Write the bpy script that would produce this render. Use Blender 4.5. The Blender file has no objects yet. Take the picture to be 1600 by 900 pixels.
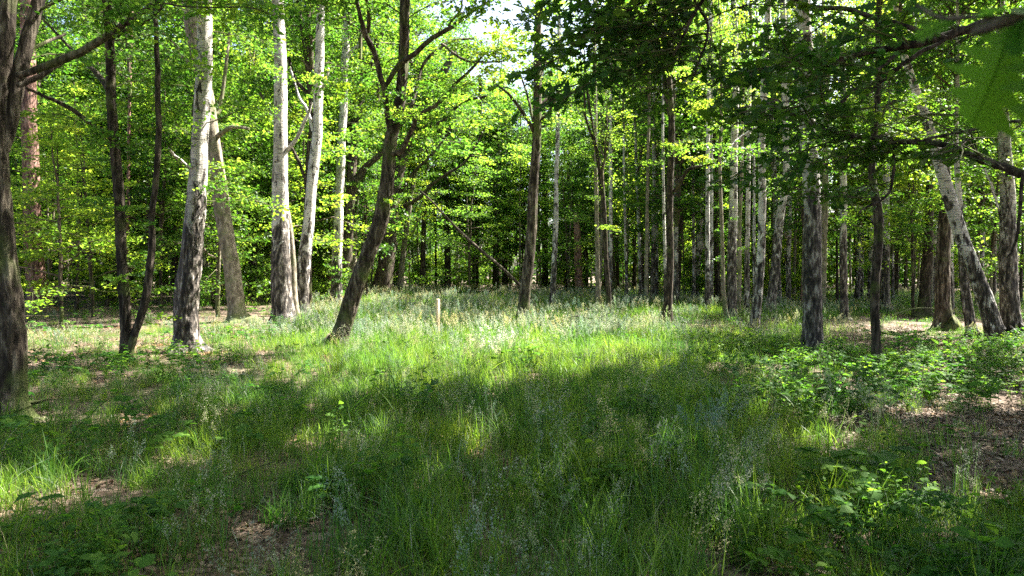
import bpy, math, random
import numpy as np
from mathutils import Vector, Matrix, noise as mnoise

R = math.radians
F = 1081.0; HY = 425.0; CH = 1.6
rng = np.random.default_rng(7)
random.seed(7)
scene = bpy.context.scene
COL = scene.collection

# ------------------------------------------------------------------ ground shape
def gz(x, y):
    return (0.035*np.sin(x*0.9+1.3)*np.cos(y*0.7) + 0.05*np.sin(x*0.31+y*0.23)
            + 0.02*np.sin(x*2.3+y*1.9+0.5))
def gpx(X, Y):
    Y = np.maximum(Y, 0.5)
    return 800+F*X/Y, HY+F*CH/Y
def at(px, py, Y):
    return Vector(((px-800)/F*Y, Y, CH-(py-HY)/F*Y))
def depth(by):
    return CH*F/(by-HY)

# ------------------------------------------------------------------ mesh collector
class Geo:
    def __init__(s): s.v=[]; s.f=[]; s.n=0
    def add(s, v, f, mat=0, smooth=False):
        v=np.asarray(v,np.float32).reshape(-1,3); f=np.asarray(f,np.int32)
        if len(v)==0 or len(f)==0: return
        s.v.append(v); s.f.append((f+s.n, mat, smooth)); s.n+=len(v)
    def merge(s, g, M=None, matmap=None):
        base=s.n
        for v in g.v:
            if M is not None:
                v = v@np.array(M.to_3x3()).T.astype(np.float32)+np.array(M.translation,np.float32)
            s.v.append(v)
        for f,m,sm in g.f: s.f.append((f+base, m, sm))
        s.n+=g.n
    def mesh(s, name, mats):
        me=bpy.data.meshes.new(name)
        V=np.concatenate(s.v)
        me.vertices.add(len(V)); me.vertices.foreach_set('co',V.ravel())
        loops=np.concatenate([f.ravel() for f,_,_ in s.f])
        tot=np.concatenate([np.full(len(f),f.shape[1],np.int32) for f,_,_ in s.f])
        start=np.concatenate([[0],np.cumsum(tot)[:-1]]).astype(np.int32)
        mi=np.concatenate([np.full(len(f),m,np.int32) for f,m,_ in s.f])
        sm=np.concatenate([np.full(len(f),q,bool) for f,_,q in s.f])
        me.loops.add(len(loops)); me.loops.foreach_set('vertex_index',loops)
        me.polygons.add(len(tot)); me.polygons.foreach_set('loop_start',start)
        me.polygons.foreach_set('loop_total',tot)
        me.polygons.foreach_set('material_index',mi)
        me.polygons.foreach_set('use_smooth',sm)
        for m in mats: me.materials.append(m)
        me.update(calc_edges=True)
        return me

def link(name, data, parent=None, loc=(0,0,0)):
    o=bpy.data.objects.new(name,data); COL.objects.link(o)
    o.location=loc
    if parent: o.parent=parent
    return o
def tag(o, label=None, cat=None, group=None, kind=None):
    if label: o['label']=label
    if cat: o['category']=cat
    if group: o['group']=group
    if kind: o['kind']=kind
    return o

# ------------------------------------------------------------------ materials
def newmat(name):
    m=bpy.data.materials.new(name); m.use_nodes=True
    nt=m.node_tree; nt.nodes.clear()
    return m, nt, nt.nodes, nt.links
def N(nt, t, **k):
    n=nt.nodes.new(t)
    for a,b in k.items():
        if a=='inp':
            for i,v in b.items(): n.inputs[i].default_value=v
        else: setattr(n,a,b)
    return n
def ramp(nt, pts, interp='LINEAR'):
    n=nt.nodes.new('ShaderNodeValToRGB'); cr=n.color_ramp; cr.interpolation=interp
    while len(cr.elements)<len(pts): cr.elements.new(0.5)
    for e,(p,c) in zip(cr.elements,pts):
        e.position=p; e.color=(*c,1) if len(c)==3 else c
    return n
def mathn(nt, op, a, b=None, clamp=False):
    n=nt.nodes.new('ShaderNodeMath'); n.operation=op; n.use_clamp=clamp
    for i,x in enumerate((a,b)):
        if x is None: continue
        if isinstance(x,(int,float)): n.inputs[i].default_value=x
        else: nt.links.new(x,n.inputs[i])
    return n.outputs[0]
def mix(nt, fac, a, b, blend='MIX'):
    n=nt.nodes.new('ShaderNodeMix'); n.data_type='RGBA'; n.blend_type=blend
    for s,x in ((0,fac),(6,a),(7,b)):
        if isinstance(x,(int,float)): n.inputs[s].default_value=x
        elif isinstance(x,tuple): n.inputs[s].default_value=(*x,1) if len(x)==3 else x
        else: nt.links.new(x,n.inputs[s])
    return n.outputs[2]

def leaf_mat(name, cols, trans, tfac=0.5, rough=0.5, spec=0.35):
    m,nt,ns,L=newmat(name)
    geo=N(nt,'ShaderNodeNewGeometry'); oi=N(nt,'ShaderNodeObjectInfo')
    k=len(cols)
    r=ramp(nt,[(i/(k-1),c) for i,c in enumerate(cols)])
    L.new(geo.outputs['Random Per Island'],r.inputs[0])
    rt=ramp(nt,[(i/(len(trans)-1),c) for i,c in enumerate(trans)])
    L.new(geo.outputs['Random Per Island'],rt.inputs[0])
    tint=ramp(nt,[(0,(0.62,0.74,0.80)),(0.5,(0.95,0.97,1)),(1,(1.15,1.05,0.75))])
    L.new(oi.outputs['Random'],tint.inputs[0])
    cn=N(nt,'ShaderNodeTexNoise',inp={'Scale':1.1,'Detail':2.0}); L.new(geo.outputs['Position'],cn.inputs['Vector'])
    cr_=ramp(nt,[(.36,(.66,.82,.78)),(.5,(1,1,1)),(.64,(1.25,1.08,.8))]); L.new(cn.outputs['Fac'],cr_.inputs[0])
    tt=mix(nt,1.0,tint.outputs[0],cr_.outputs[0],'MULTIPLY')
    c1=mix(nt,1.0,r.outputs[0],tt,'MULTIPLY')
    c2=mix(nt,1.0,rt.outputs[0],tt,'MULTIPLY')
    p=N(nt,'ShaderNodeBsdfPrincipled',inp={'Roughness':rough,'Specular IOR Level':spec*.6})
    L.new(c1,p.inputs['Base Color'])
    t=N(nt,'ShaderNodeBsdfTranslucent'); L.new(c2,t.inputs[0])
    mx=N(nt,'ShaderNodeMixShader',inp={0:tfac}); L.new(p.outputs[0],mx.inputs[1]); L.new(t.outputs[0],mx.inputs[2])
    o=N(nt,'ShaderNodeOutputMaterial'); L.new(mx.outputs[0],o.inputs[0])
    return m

def objnoise(nt, scale, detail=4, stretch=(1,1,1), rough=0.55, dist=0.0):
    tc=N(nt,'ShaderNodeTexCoord'); mp=N(nt,'ShaderNodeMapping'); mp.inputs['Scale'].default_value=stretch
    oi=N(nt,'ShaderNodeObjectInfo')
    va=N(nt,'ShaderNodeVectorMath',operation='ADD'); 
    sc=N(nt,'ShaderNodeVectorMath',operation='SCALE'); sc.inputs[0].default_value=(13.1,7.7,5.3)
    nt.links.new(oi.outputs['Random'],sc.inputs['Scale'])
    nt.links.new(tc.outputs['Object'],va.inputs[0]); nt.links.new(sc.outputs[0],va.inputs[1])
    nt.links.new(va.outputs[0],mp.inputs[0])
    n=N(nt,'ShaderNodeTexNoise',inp={'Scale':scale,'Detail':detail,'Roughness':rough,'Distortion':dist})
    nt.links.new(mp.outputs[0],n.inputs['Vector'])
    return n.outputs['Fac']
def zobj(nt):
    tc=N(nt,'ShaderNodeTexCoord'); s=N(nt,'ShaderNodeSeparateXYZ'); nt.links.new(tc.outputs['Object'],s.inputs[0]); return s.outputs[2]
def finish(nt, col, bumps, rough=0.85, spec=0.2):
    p=N(nt,'ShaderNodeBsdfPrincipled',inp={'Roughness':rough,'Specular IOR Level':spec})
    nt.links.new(col,p.inputs['Base Color'])
    prev=None
    for h,dist in bumps:
        b=N(nt,'ShaderNodeBump',inp={'Strength':1.0,'Distance':dist}); nt.links.new(h,b.inputs['Height'])
        if prev: nt.links.new(prev,b.inputs['Normal'])
        prev=b.outputs[0]
    if prev: nt.links.new(prev,p.inputs['Normal'])
    o=N(nt,'ShaderNodeOutputMaterial'); nt.links.new(p.outputs[0],o.inputs[0])

def birch_mat(name, black=0.5, white=(0.50,0.475,0.43)):
    m,nt,ns,L=newmat(name)
    tone=objnoise(nt,2.5,4)
    base=ramp(nt,[(0.3,tuple(c*0.55 for c in white)),(0.55,white),(0.75,(0.60,0.57,0.52))]); L.new(tone,base.inputs[0])
    lent=objnoise(nt,3.6,3,(1.3,1.3,12))              # horizontal lenticels
    lf=ramp(nt,[(0.555,(0,0,0)),(0.62,(1,1,1))]); L.new(lent,lf.inputs[0])
    c=mix(nt,mathn(nt,'MULTIPLY',lf.outputs[0],0.75),base.outputs[0],(0.045,0.04,0.036))
    big=objnoise(nt,3.2,5,(1.6,1.6,0.75),0.65,0.6)     # black diamonds
    z=zobj(nt)
    low=mathn(nt,'MULTIPLY',mathn(nt,'SUBTRACT',1.0,mathn(nt,'DIVIDE',z,3.6),True),0.22*black/0.5)
    bb=mathn(nt,'ADD',big,low)
    bf=ramp(nt,[(0.555,(0,0,0)),(0.60,(1,1,1))]); L.new(bb,bf.inputs[0])
    fine=objnoise(nt,15,5,(1,1,0.28),.6,.3)
    dk=ramp(nt,[(0.42,(0.012,0.010,0.008)),(0.54,(0.075,0.062,0.05)),(0.66,(0.30,0.27,0.235))]); L.new(fine,dk.inputs[0])
    c=mix(nt,bf.outputs[0],c,dk.outputs[0])
    h=mathn(nt,'ADD',mathn(nt,'MULTIPLY',bf.outputs[0],-0.5),mathn(nt,'MULTIPLY',fine,0.8))
    finish(nt,c,[(h,0.03),(lent,0.008)],0.7,0.25)
    return m
def bark_mat(name, cols, moss=0.3, sx=1.0, zs=0.13, dist=0.03):
    m,nt,ns,L=newmat(name)
    rid=objnoise(nt,22*sx,5,(1,1,zs),0.6,0.4)
    r=ramp(nt,[(0.38,cols[0]),(0.5,cols[1]),(0.64,cols[2])]); L.new(rid,r.inputs[0])
    pt=objnoise(nt,2.2,4)
    c=mix(nt,mathn(nt,'MULTIPLY',pt,0.3),r.outputs[0],cols[1])
    mo=objnoise(nt,1.7,5); z=zobj(nt)
    lowz=mathn(nt,'MULTIPLY',mathn(nt,'SUBTRACT',1.0,mathn(nt,'DIVIDE',z,0.8),True),0.22)
    mf=ramp(nt,[(0.62-moss*0.2,(0,0,0)),(0.72-moss*0.1,(1,1,1))]); L.new(mathn(nt,'ADD',mo,lowz),mf.inputs[0])
    c=mix(nt,mathn(nt,'MULTIPLY',mf.outputs[0],0.75),c,(0.085,0.11,0.03))
    fine=objnoise(nt,70,3)
    finish(nt,c,[(rid,dist),(fine,0.006)],0.9,0.15)
    return m

M={}
M['birch']=birch_mat('birch_bark',0.5)
M['birch_rough']=birch_mat('rough_birch_bark',1.15,(0.42,0.395,0.35))
M['oak']=bark_mat('oak_bark',[(0.012,0.009,0.007),(0.055,0.043,0.031),(0.19,0.16,0.12)],0.4,.75,.2,.06)
M['dark']=bark_mat('dark_bark',[(0.010,0.008,0.006),(0.038,0.030,0.022),(0.125,0.10,0.075)],0.25,.8,.2,.05)
M['pale']=bark_mat('pale_bark',[(0.07,0.058,0.042),(0.18,0.155,0.115),(0.30,0.265,0.20)],0.5,0.6,0.35,0.02)
M['pine']=bark_mat('pine_bark',[(0.03,0.016,0.013),(0.19,0.105,0.08),(0.34,0.22,0.18)],0.0,0.75,0.22,0.05)
M['twig']=bark_mat('twig_bark',[(0.03,0.024,0.018),(0.09,0.07,0.05),(0.15,0.12,0.09)],0.2)
M['wood']=bark_mat('stake_wood',[(0.50,0.38,0.24),(0.62,0.50,0.33),(0.7,0.58,0.42)],-1.2,1.0,0.06,0.003)
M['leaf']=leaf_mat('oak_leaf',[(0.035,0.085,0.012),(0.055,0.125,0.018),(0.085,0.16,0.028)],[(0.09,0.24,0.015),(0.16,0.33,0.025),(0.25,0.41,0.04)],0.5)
M['leaf_dark']=leaf_mat('shade_toned_leaf',[(0.022,0.06,0.012),(0.035,0.085,0.016),(0.05,0.11,0.02)],[(0.05,0.15,0.012),(0.09,0.22,0.018),(0.14,0.29,0.025)],0.42,0.4)  # darker leaf copy, its colour stands in for shade
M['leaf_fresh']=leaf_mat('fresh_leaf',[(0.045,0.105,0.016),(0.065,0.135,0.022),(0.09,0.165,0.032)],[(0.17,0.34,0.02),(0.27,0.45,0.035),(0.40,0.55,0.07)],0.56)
M['needle']=leaf_mat('pine_needle',[(0.02,0.05,0.018),(0.035,0.075,0.025),(0.05,0.1,0.03)],[(0.03,0.09,0.02),(0.05,0.12,0.02),(0.08,0.16,0.03)],0.3)
M['grass']=leaf_mat('grass_blade',[(0.034,0.085,0.014),(0.06,0.125,0.022),(0.10,0.17,0.038)],[(0.10,0.25,0.015),(0.19,0.36,0.028),(0.30,0.46,0.055)],0.45,0.45,0.4)
M['grass_blue']=leaf_mat('blue_green_grass',[(0.038,0.09,0.026),(0.062,0.125,0.038),(0.095,0.165,0.055)],[(0.09,0.22,0.03),(0.15,0.31,0.045),(0.23,0.39,0.07)],0.4,0.45,0.4)
M['seed']=leaf_mat('grass_seed_head',[(0.22,0.25,0.17),(0.38,0.39,0.29),(0.60,0.58,0.48)],[(0.2,0.26,0.14),(0.3,0.34,0.22),(0.42,0.42,0.32)],0.4,0.6,0.2)
M['dry']=leaf_mat('dry_leaf',[(0.055,0.035,0.022),(0.13,0.085,0.058),(0.26,0.19,0.14)],[(0.05,0.03,0.015),(0.1,0.06,0.03),(0.14,0.09,0.05)],0.12,0.6,0.3)
M['herb']=leaf_mat('herb_leaf',[(0.03,0.085,0.015),(0.05,0.12,0.02),(0.08,0.16,0.03)],[(0.08,0.24,0.02),(0.15,0.34,0.025),(0.24,0.44,0.04)],0.45,0.6,0.2)

# ------------------------------------------------------------------ shape builders
def unit(a): return a/np.maximum(np.linalg.norm(a,axis=-1,keepdims=True),1e-9)
def spline(P, n):
    """Catmull-Rom through rows of P (any columns)"""
    P=np.asarray(P,float)
    if len(P)==2:
        t=np.linspace(0,1,n)[:,None]; return P[0]*(1-t)+P[1]*t
    Q=np.vstack([2*P[0]-P[1],P,2*P[-1]-P[-2]])
    T=np.linspace(0,len(P)-1,n); i=np.minimum(T.astype(int),len(P)-2); t=(T-i)[:,None]
    a,b,c,d=Q[i],Q[i+1],Q[i+2],Q[i+3]
    return 0.5*((2*b)+(-a+c)*t+(2*a-5*b+4*c-d)*t*t+(-a+3*b-3*c+d)*t**3)
def tube(g, P, r, sides=8, mat=0, bump=0.0, seed=0, cap=True, roots=None, ridge=None):
    P=np.asarray(P,float); r=np.asarray(r,float); n=len(P)
    T=unit(np.gradient(P,axis=0))
    ref=np.array([0.31,0.95,0.05]) if abs(T[0][2])>0.6 else np.array([0.02,0.05,1.0])
    A=unit(np.cross(T,ref)); B=np.cross(T,A)
    th=np.linspace(0,2*np.pi,sides,endpoint=False)
    rr=np.repeat(r[:,None],sides,1)
    if bump>0:
        s=np.linspace(0,1,n)*np.linalg.norm(P[-1]-P[0])
        q=seed*1.7
        rr=rr*(1+bump*(0.5*np.sin(3*th[None]+s[:,None]*0.7+q)+0.45*np.sin(5*th[None]-s[:,None]*1.9+q*2)
              +0.5*np.sin(2*th[None]+s[:,None]*2.3+q*3)+0.3*np.sin(s[:,None]*5.1+th[None]+q)))
    if roots is not None:
        k=3+int(seed*7)%3
        lob=np.maximum(0,np.cos(k*th+seed))**1.5*.9+np.maximum(0,np.cos((k-1)*th+seed*2.3))*.35
        rr=rr*(1+roots[:,None]*lob[None])
    if ridge is not None:
        amp,hs,vs_,fade=ridge
        cx,cy_=np.cos(th),np.sin(th)
        for i_ in range(n):
            a_=amp*fade[i_]
            if a_<=0: continue
            z_=P[i_,2]*vs_
            for j_ in range(sides):
                q_=rr[i_,j_]*hs
                v_=mnoise.noise((cx[j_]*q_+seed,cy_[j_]*q_,z_))+.5*mnoise.noise((cx[j_]*q_*2.1,cy_[j_]*q_*2.1+seed,z_*2.3))
                rr[i_,j_]+=a_*(1-2.2*abs(v_))
    V=P[:,None]+rr[...,None]*(np.cos(th)[None,:,None]*A[:,None]+np.sin(th)[None,:,None]*B[:,None])
    i=np.arange(n-1)[:,None]*sides; j=np.arange(sides)[None]; k=(j+1)%sides
    f=np.stack([i+j,i+k,i+k+sides,i+j+sides],-1).reshape(-1,4)
    g.add(V.reshape(-1,3),f,mat,True)
    if cap: g.add(V[-1],[list(range(sides))],mat,False)

OUT6=np.array([(-.5,0),(-.15,.3),(.2,.26),(.5,0),(.2,-.26),(-.15,-.3)])
OUT4=np.array([(-.5,0),(0.02,.33),(.5,0),(0.02,-.33)])
_h=[(-.5,.015),(-.36,.09),(-.26,.06),(-.14,.2),(-.04,.1),(.1,.29),(.18,.15),(.33,.25),(.38,.12),(.5,.04)]
LOBE=np.array(_h+[(x,-y) for x,y in _h[::-1]])
OVAL=np.array([(-.5,0),(-.34,.2),(-.1,.31),(.18,.24),(.38,.1),(.5,0),(.38,-.1),(.18,-.24),(-.1,-.31),(-.34,-.2)])
def leaves(g, C, size, mat=0, out=OUT4, up=1.0, jit=0.9, r=None, droop=0.0, D=None):
    """flat leaves at C: (n,3); size scalar or (n,)"""
    r=r or rng
    C=np.asarray(C,float); n=len(C)
    if n==0: return
    nm=unit(np.array([0,0,up])+r.normal(0,jit,(n,3)))
    d=r.normal(0,1,(n,3)) if D is None else np.asarray(D)+r.normal(0,0.35,(n,3))
    d[:,2]-=droop
    d=unit(d-(d*nm).sum(1,keepdims=True)*nm)
    s=np.cross(nm,d)
    sz=(np.broadcast_to(size,(n,))*(.55+.95*r.beta(2,2,n)))[:,None,None]
    k=len(out)
    cup=(np.abs(out[:,1])*0.25-out[:,0]**2*0.25)[None,:,None]
    V=C[:,None]+sz*(out[None,:,:1]*d[:,None]+out[None,:,1:]*s[:,None]+cup*nm[:,None])
    g.add(V.reshape(-1,3),np.arange(n*k).reshape(n,k),mat,False)

ELEV=R(52); COT=math.cos(ELEV)/math.sin(ELEV); SAZ=R(28)
SUN_PATCHES=[(140,700,105,18),(40,722,60,12),(170,600,150,7),(1320,755,115,36),(1200,740,90,24),(1120,735,80,26),(965,752,38,14),(930,800,60,9),  # sun patches wanted on the ground; leaves in their beams are dropped
      (560,640,70,12),(400,592,50,8),(330,655,60,10),(700,690,26,8),(800,790,50,16),(595,795,28,9),(1320,640,75,12),(1480,748,85,14),
      (1560,700,60,8),(1240,600,90,10),(1560,655,60,10),(470,735,30,9),(240,770,22,7),(1050,660,40,9),(1450,590,60,8),(130,560,60,8),(60,835,40,12),(620,860,50,12),(1010,870,60,14),(880,690,30,9),(1060,790,40,12),(450,830,40,12),(700,850,40,12),(520,720,30,9),(250,690,30,8),(760,640,40,9),(1150,860,40,14),(1330,870,70,14)]
def keep_shade(x,y,z,r):
    """0 where leaves are cut from the crowns to make chosen sun patches"""
    z0=.35; t=np.maximum(z-z0,0)*COT
    gx=x-t*math.cos(SAZ); gy=y-t*math.sin(SAZ)
    ok=np.ones(len(x)); Y=np.maximum(gy,.5); px=800+F*gx/Y; py=HY+F*(CH-z0)/Y
    vis=gy>1.8
    j=r.normal(0,1,len(x))*.10
    for (a,b,ra,rb) in SUN_PATCHES:
        d=np.hypot((px-a)/ra,(py-b)/rb)/1.15+j+.22*np.sin(px*.11+py*.09)+.15*np.sin(px*.05-py*.23)
        ok=np.where(vis&(d<1),0,ok)
    ok=np.where(np.hypot(gx+.5,gy-.1)+j<.42,0,ok)  # hole cut in the crowns so sun reaches the corner leaf
    edge=np.interp(px,[430,880,1010,1180],[582,588,545,522])+10*np.sin(px*.013)+8*np.sin(px*.05)+j*40-(px<480)*12
    op=vis&(py<edge)&(px>430)&(px<1010)
    dap=vis&((py<edge)|((py<592)&(px>1190)))&(px>=1010)&(np.sin(gx*1.7+gy*1.1)+np.sin(gx*3.1-gy*2.3)>-.25+j)
    dal=vis&(py<575)&(px<=430)&(np.sin(gx*1.9+gy*1.6)+np.sin(gx*.9-gy*2.9)>.1+j)
    ok=np.where(op|dap|dal,0,ok)
    return ok>.5

def make_crown(seed, h, rad, nl, per, size, shape='oval', sides=4, out=OUT4, flat=0.35, clump=0.3, lmat=1, jit=0.7, elev=(5,45), z_lo=0.0, world=None, wscale=1.0):
    """limbs round a vertical axis from z=0..h, twigs and leaf clumps. mats: 0 wood, 1 leaf"""
    r=np.random.default_rng(seed); g=Geo()
    # leader
    zz=np.linspace(-0.3,h*0.95,9)
    ax=np.stack([np.cumsum(r.normal(0,0.05,9))-0,np.cumsum(r.normal(0,0.05,9)),zz],1); ax[0,:2]=0; ax[1,:2]*=.3
    tube(g,ax,np.linspace(0.05+rad*0.012,0.012,9),5,0)
    cs=[]
    for i in range(nl):
        t=z_lo+(1-z_lo)*(i+r.uniform(0,1))/nl*0.95
        z0=h*t; a=i*2.4+r.uniform(-.5,.5)
        if shape=='oval': f=math.sin(math.pi*min(1,max(0.06,(t*0.86+0.12))))**0.7
        elif shape=='cone': f=1.05-t*0.85
        elif shape=='umbrella': f=0.55+0.6*t if t<0.75 else 1.0-(t-0.75)*1.6
        else: f=0.8
        ln=rad*f*r.uniform(.65,1.15); e=R(r.uniform(*elev))*(1+0.5*t)
        d=np.array([math.cos(a)*math.cos(e),math.sin(a)*math.cos(e),math.sin(e)])
        b0=np.array([np.interp(z0,zz,ax[:,0]),np.interp(z0,zz,ax[:,1]),z0])
        k=6; s=np.linspace(0,1,k)[:,None]
        P=b0+d*ln*s+np.array([0,0,-1])*ln*0.28*s**2+np.cumsum(r.normal(0,0.045*ln,(k,3)),0)*np.minimum(1,s*3)
        tube(g,P,np.linspace(max(.012,.014*ln+.006),0.005,k),sides,0,cap=False)
        nt=max(3,int(3+ln*2.2))
        for q in range(nt):
            u=r.uniform(.3,1.0); p0=P[0]*0+np.array([np.interp(u*(k-1),range(k),P[:,c]) for c in range(3)])
            dd=unit(d*0.6+r.normal(0,0.75,3)*np.array([1,1,0.45])); l2=ln*0.38*r.uniform(.6,1.2)*(1.25-u*0.5)
            P2=p0+dd*l2*np.linspace(0,1,3)[:,None]+np.array([0,0,-1])*l2*0.15*np.linspace(0,1,3)[:,None]**2
            tube(g,P2,[0.007,0.005,0.003],3,0,cap=False)
            m=r.poisson(per)
            if m==0: continue
            uu=r.uniform(.15,1.1,m)[:,None]
            cs.append(p0+(P2[-1]-p0)*uu+r.normal(0,clump,(m,3))*np.array([1,1,flat]))
    C=np.concatenate(cs)
    if world is not None:
        C=C[keep_shade(C[:,0]*wscale+world[0],C[:,1]*wscale+world[1],C[:,2]*wscale+world[2],r)]
    leaves(g,C,size,lmat,out,1.0,jit,r,0.2)
    return g

WL=lambda leaf:[M['twig'],M[leaf]]
LIB={}
def lib(name, meshes): LIB[name]=meshes
# full crowns
lib('oak_near',[make_crown(s,6.5,3.0,24,38,.115,'oval',out=OUT6,clump=.25).mesh('oak_crown',WL('leaf')) for s in (1,2)])
lib('oak_far',[make_crown(s,8.5,3.1,30,22,.18,'oval',3,clump=.36,flat=.4).mesh('far_oak_crown',WL('leaf')) for s in (11,12,13)])
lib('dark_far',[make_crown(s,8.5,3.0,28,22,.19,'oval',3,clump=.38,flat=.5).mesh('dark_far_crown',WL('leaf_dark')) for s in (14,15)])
lib('birch_high',[make_crown(s,7.5,1.9,28,22,.10,'oval',3,clump=.26,flat=.9,elev=(20,60)).mesh('birch_crown',WL('leaf_fresh')) for s in (21,22)])
lib('birch_thin',[make_crown(s,5.0,1.2,18,12,.09,'oval',3,clump=.2,flat=.9,elev=(20,60)).mesh('thin_birch_crown',WL('leaf_fresh')) for s in (23,)])
lib('young',[make_crown(s,7.0,2.4,28,24,.135,'cone',3,clump=.27,flat=.22,jit=.45,elev=(0,30)).mesh('young_tree_crown',WL('leaf_fresh')) for s in (31,32,33)])
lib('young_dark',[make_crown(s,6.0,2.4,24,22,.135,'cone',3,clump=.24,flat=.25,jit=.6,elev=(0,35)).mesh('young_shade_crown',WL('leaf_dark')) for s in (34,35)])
lib('shrub',[make_crown(s,2.2,1.3,18,22,.12,'oval',3,clump=.2,flat=.4,elev=(0,60)).mesh('shrub_crown',WL('leaf_fresh')) for s in (41,42)])
lib('pine',[make_crown(s,6.0,2.2,22,22,.16,'umbrella',3,clump=.22,flat=.6,out=np.array([(-.5,0),(0,.08),(.5,0),(0,-.08)]),jit=1.5).mesh('pine_crown',WL('needle')) for s in (51,)])

def make_bough(seed, ln, nt, per, size, out, clump, lmat=1, flat=.3, droop=.2, jit=.6, thick=.016):
    r=np.random.default_rng(seed); g=Geo(); k=7; s=np.linspace(0,1,k)[:,None]
    P=np.array([1,0,0.12])*ln*s+np.array([0,0,-1])*ln*droop*s**2+np.cumsum(r.normal(0,.035*ln,(k,3)),0)*np.minimum(1,s*3)
    tube(g,P,np.linspace(thick,0.004,k),5,0,cap=False)
    for q in range(nt):
        u=.18+.82*(q+r.uniform(0,1))/nt
        p0=np.array([np.interp(u*(k-1),range(k),P[:,c]) for c in range(3)])
        sgn=1 if q%2 else -1
        dd=unit(np.array([.7,sgn*.8,0.05])+r.normal(0,.28,3)); l2=ln*.42*r.uniform(.6,1.15)*(1.2-u*.8)
        P2=p0+dd*l2*np.linspace(0,1,4)[:,None]+np.array([0,0,-1])*l2*.15*np.linspace(0,1,4)[:,None]**2+r.normal(0,.01*ln,(4,3))*s[:4]
        tube(g,P2,[.006,.005,.004,.002],3,0,cap=False)
        m=r.poisson(per)
        uu=r.uniform(.2,1.08,m)[:,None]
        C=p0+(P2[-1]-p0)*uu+r.normal(0,clump,(m,3))*np.array([1,1,flat])
        leaves(g,C,size,lmat,out,1.0,jit,r,.25,D=np.tile(dd,(m,1)))
    return g
lib('bough',[make_bough(60+i,1.9,13,15,.10,OUT6,.13).mesh('oak_bough',WL('leaf')) for i in range(4)])
lib('bough_fresh',[make_bough(70+i,1.7,12,14,.095,OUT6,.12,flat=.15,jit=.4).mesh('fresh_bough',WL('leaf_fresh')) for i in range(3)])
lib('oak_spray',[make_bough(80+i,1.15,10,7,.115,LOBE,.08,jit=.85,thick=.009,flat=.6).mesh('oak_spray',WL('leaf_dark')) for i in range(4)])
lib('tuft',[make_bough(90+i,.55,6,7,.075,OUT6,.06,thick=.006,jit=.7).mesh('leafy_shoot',WL('leaf')) for i in range(3)])

def foliage(parent, key, loc, rotz=None, scale=1.0, tilt=0.0):
    me=random.choice(LIB[key])
    o=link('foliage',me,parent,loc)
    o.rotation_euler=(random.uniform(-.08,.08),tilt,random.uniform(0,6.283) if rotz is None else rotz)
    s=scale if isinstance(scale,(tuple,list)) else (scale,)*3
    o.scale=s
    return o

# ------------------------------------------------------------------ trees traced from the place
TREES=[]
CSEED=[500]
def gap_crown(root, p, scale=1.0, h=6.0, rad=4.6):  # canopy shaped for the light: leaves over chosen sun patches left out
    CSEED[0]+=1
    w=np.array(root.location)+np.array(p)
    g=make_crown(CSEED[0],h,rad,30,36,.18,'oval',3,clump=.36,flat=.5,world=w,wscale=scale)
    o=link('foliage',g.mesh('canopy_crown',WL('leaf')),root,p); o.scale=(scale,)*3
    return o

def gap_spray(parent, loc, rz, sc, tilt):
    """a leafy spray of its own, thinned where it would cover a chosen sun patch"""
    CSEED[0]+=1
    g=make_bough(CSEED[0],1.15,10,7,.115,LOBE,.08,jit=.85,thick=.009,flat=.6)
    Mx=Matrix.Translation(Vector(parent.location)+Vector(loc))@Matrix.Rotation(rz,4,'Z')@Matrix.Rotation(tilt,4,'Y')@Matrix.Scale(sc,4)
    A=np.array(Mx.to_3x3()); t=np.array(Mx.translation); out=Geo(); off=0; k=len(LOBE); r_=np.random.default_rng(CSEED[0])
    for v,(f,m,sm) in zip(g.v,g.f):
        f0=f-off; off+=len(v)
        if m==1 and f.shape[1]==k:
            vv=v.reshape(-1,k,3); c=vv.mean(1)@A.T+t; kp=keep_shade(c[:,0],c[:,1],c[:,2],r_)
            vv=vv[kp].reshape(-1,3); f0=np.arange(len(vv)).reshape(-1,k); v=vv
        out.add(v,f0,m,sm)
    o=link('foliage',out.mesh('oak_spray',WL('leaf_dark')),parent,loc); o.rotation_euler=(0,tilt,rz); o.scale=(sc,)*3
def shades_clearing(x,y,z0,z1,rad=1.5):
    """would foliage between z0 and z1 keep the sun off the open grass?"""
    for z in np.linspace(z0,z1,5):
        gx=x-z*COT*math.cos(SAZ); gy=y-z*COT*math.sin(SAZ)
        if 9.6<gy<27:
            for o in (-rad*.6,0,rad*.6):
                px=800+F*(gx+o)/gy
                if 520<px<1000: return True
    return False

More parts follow.
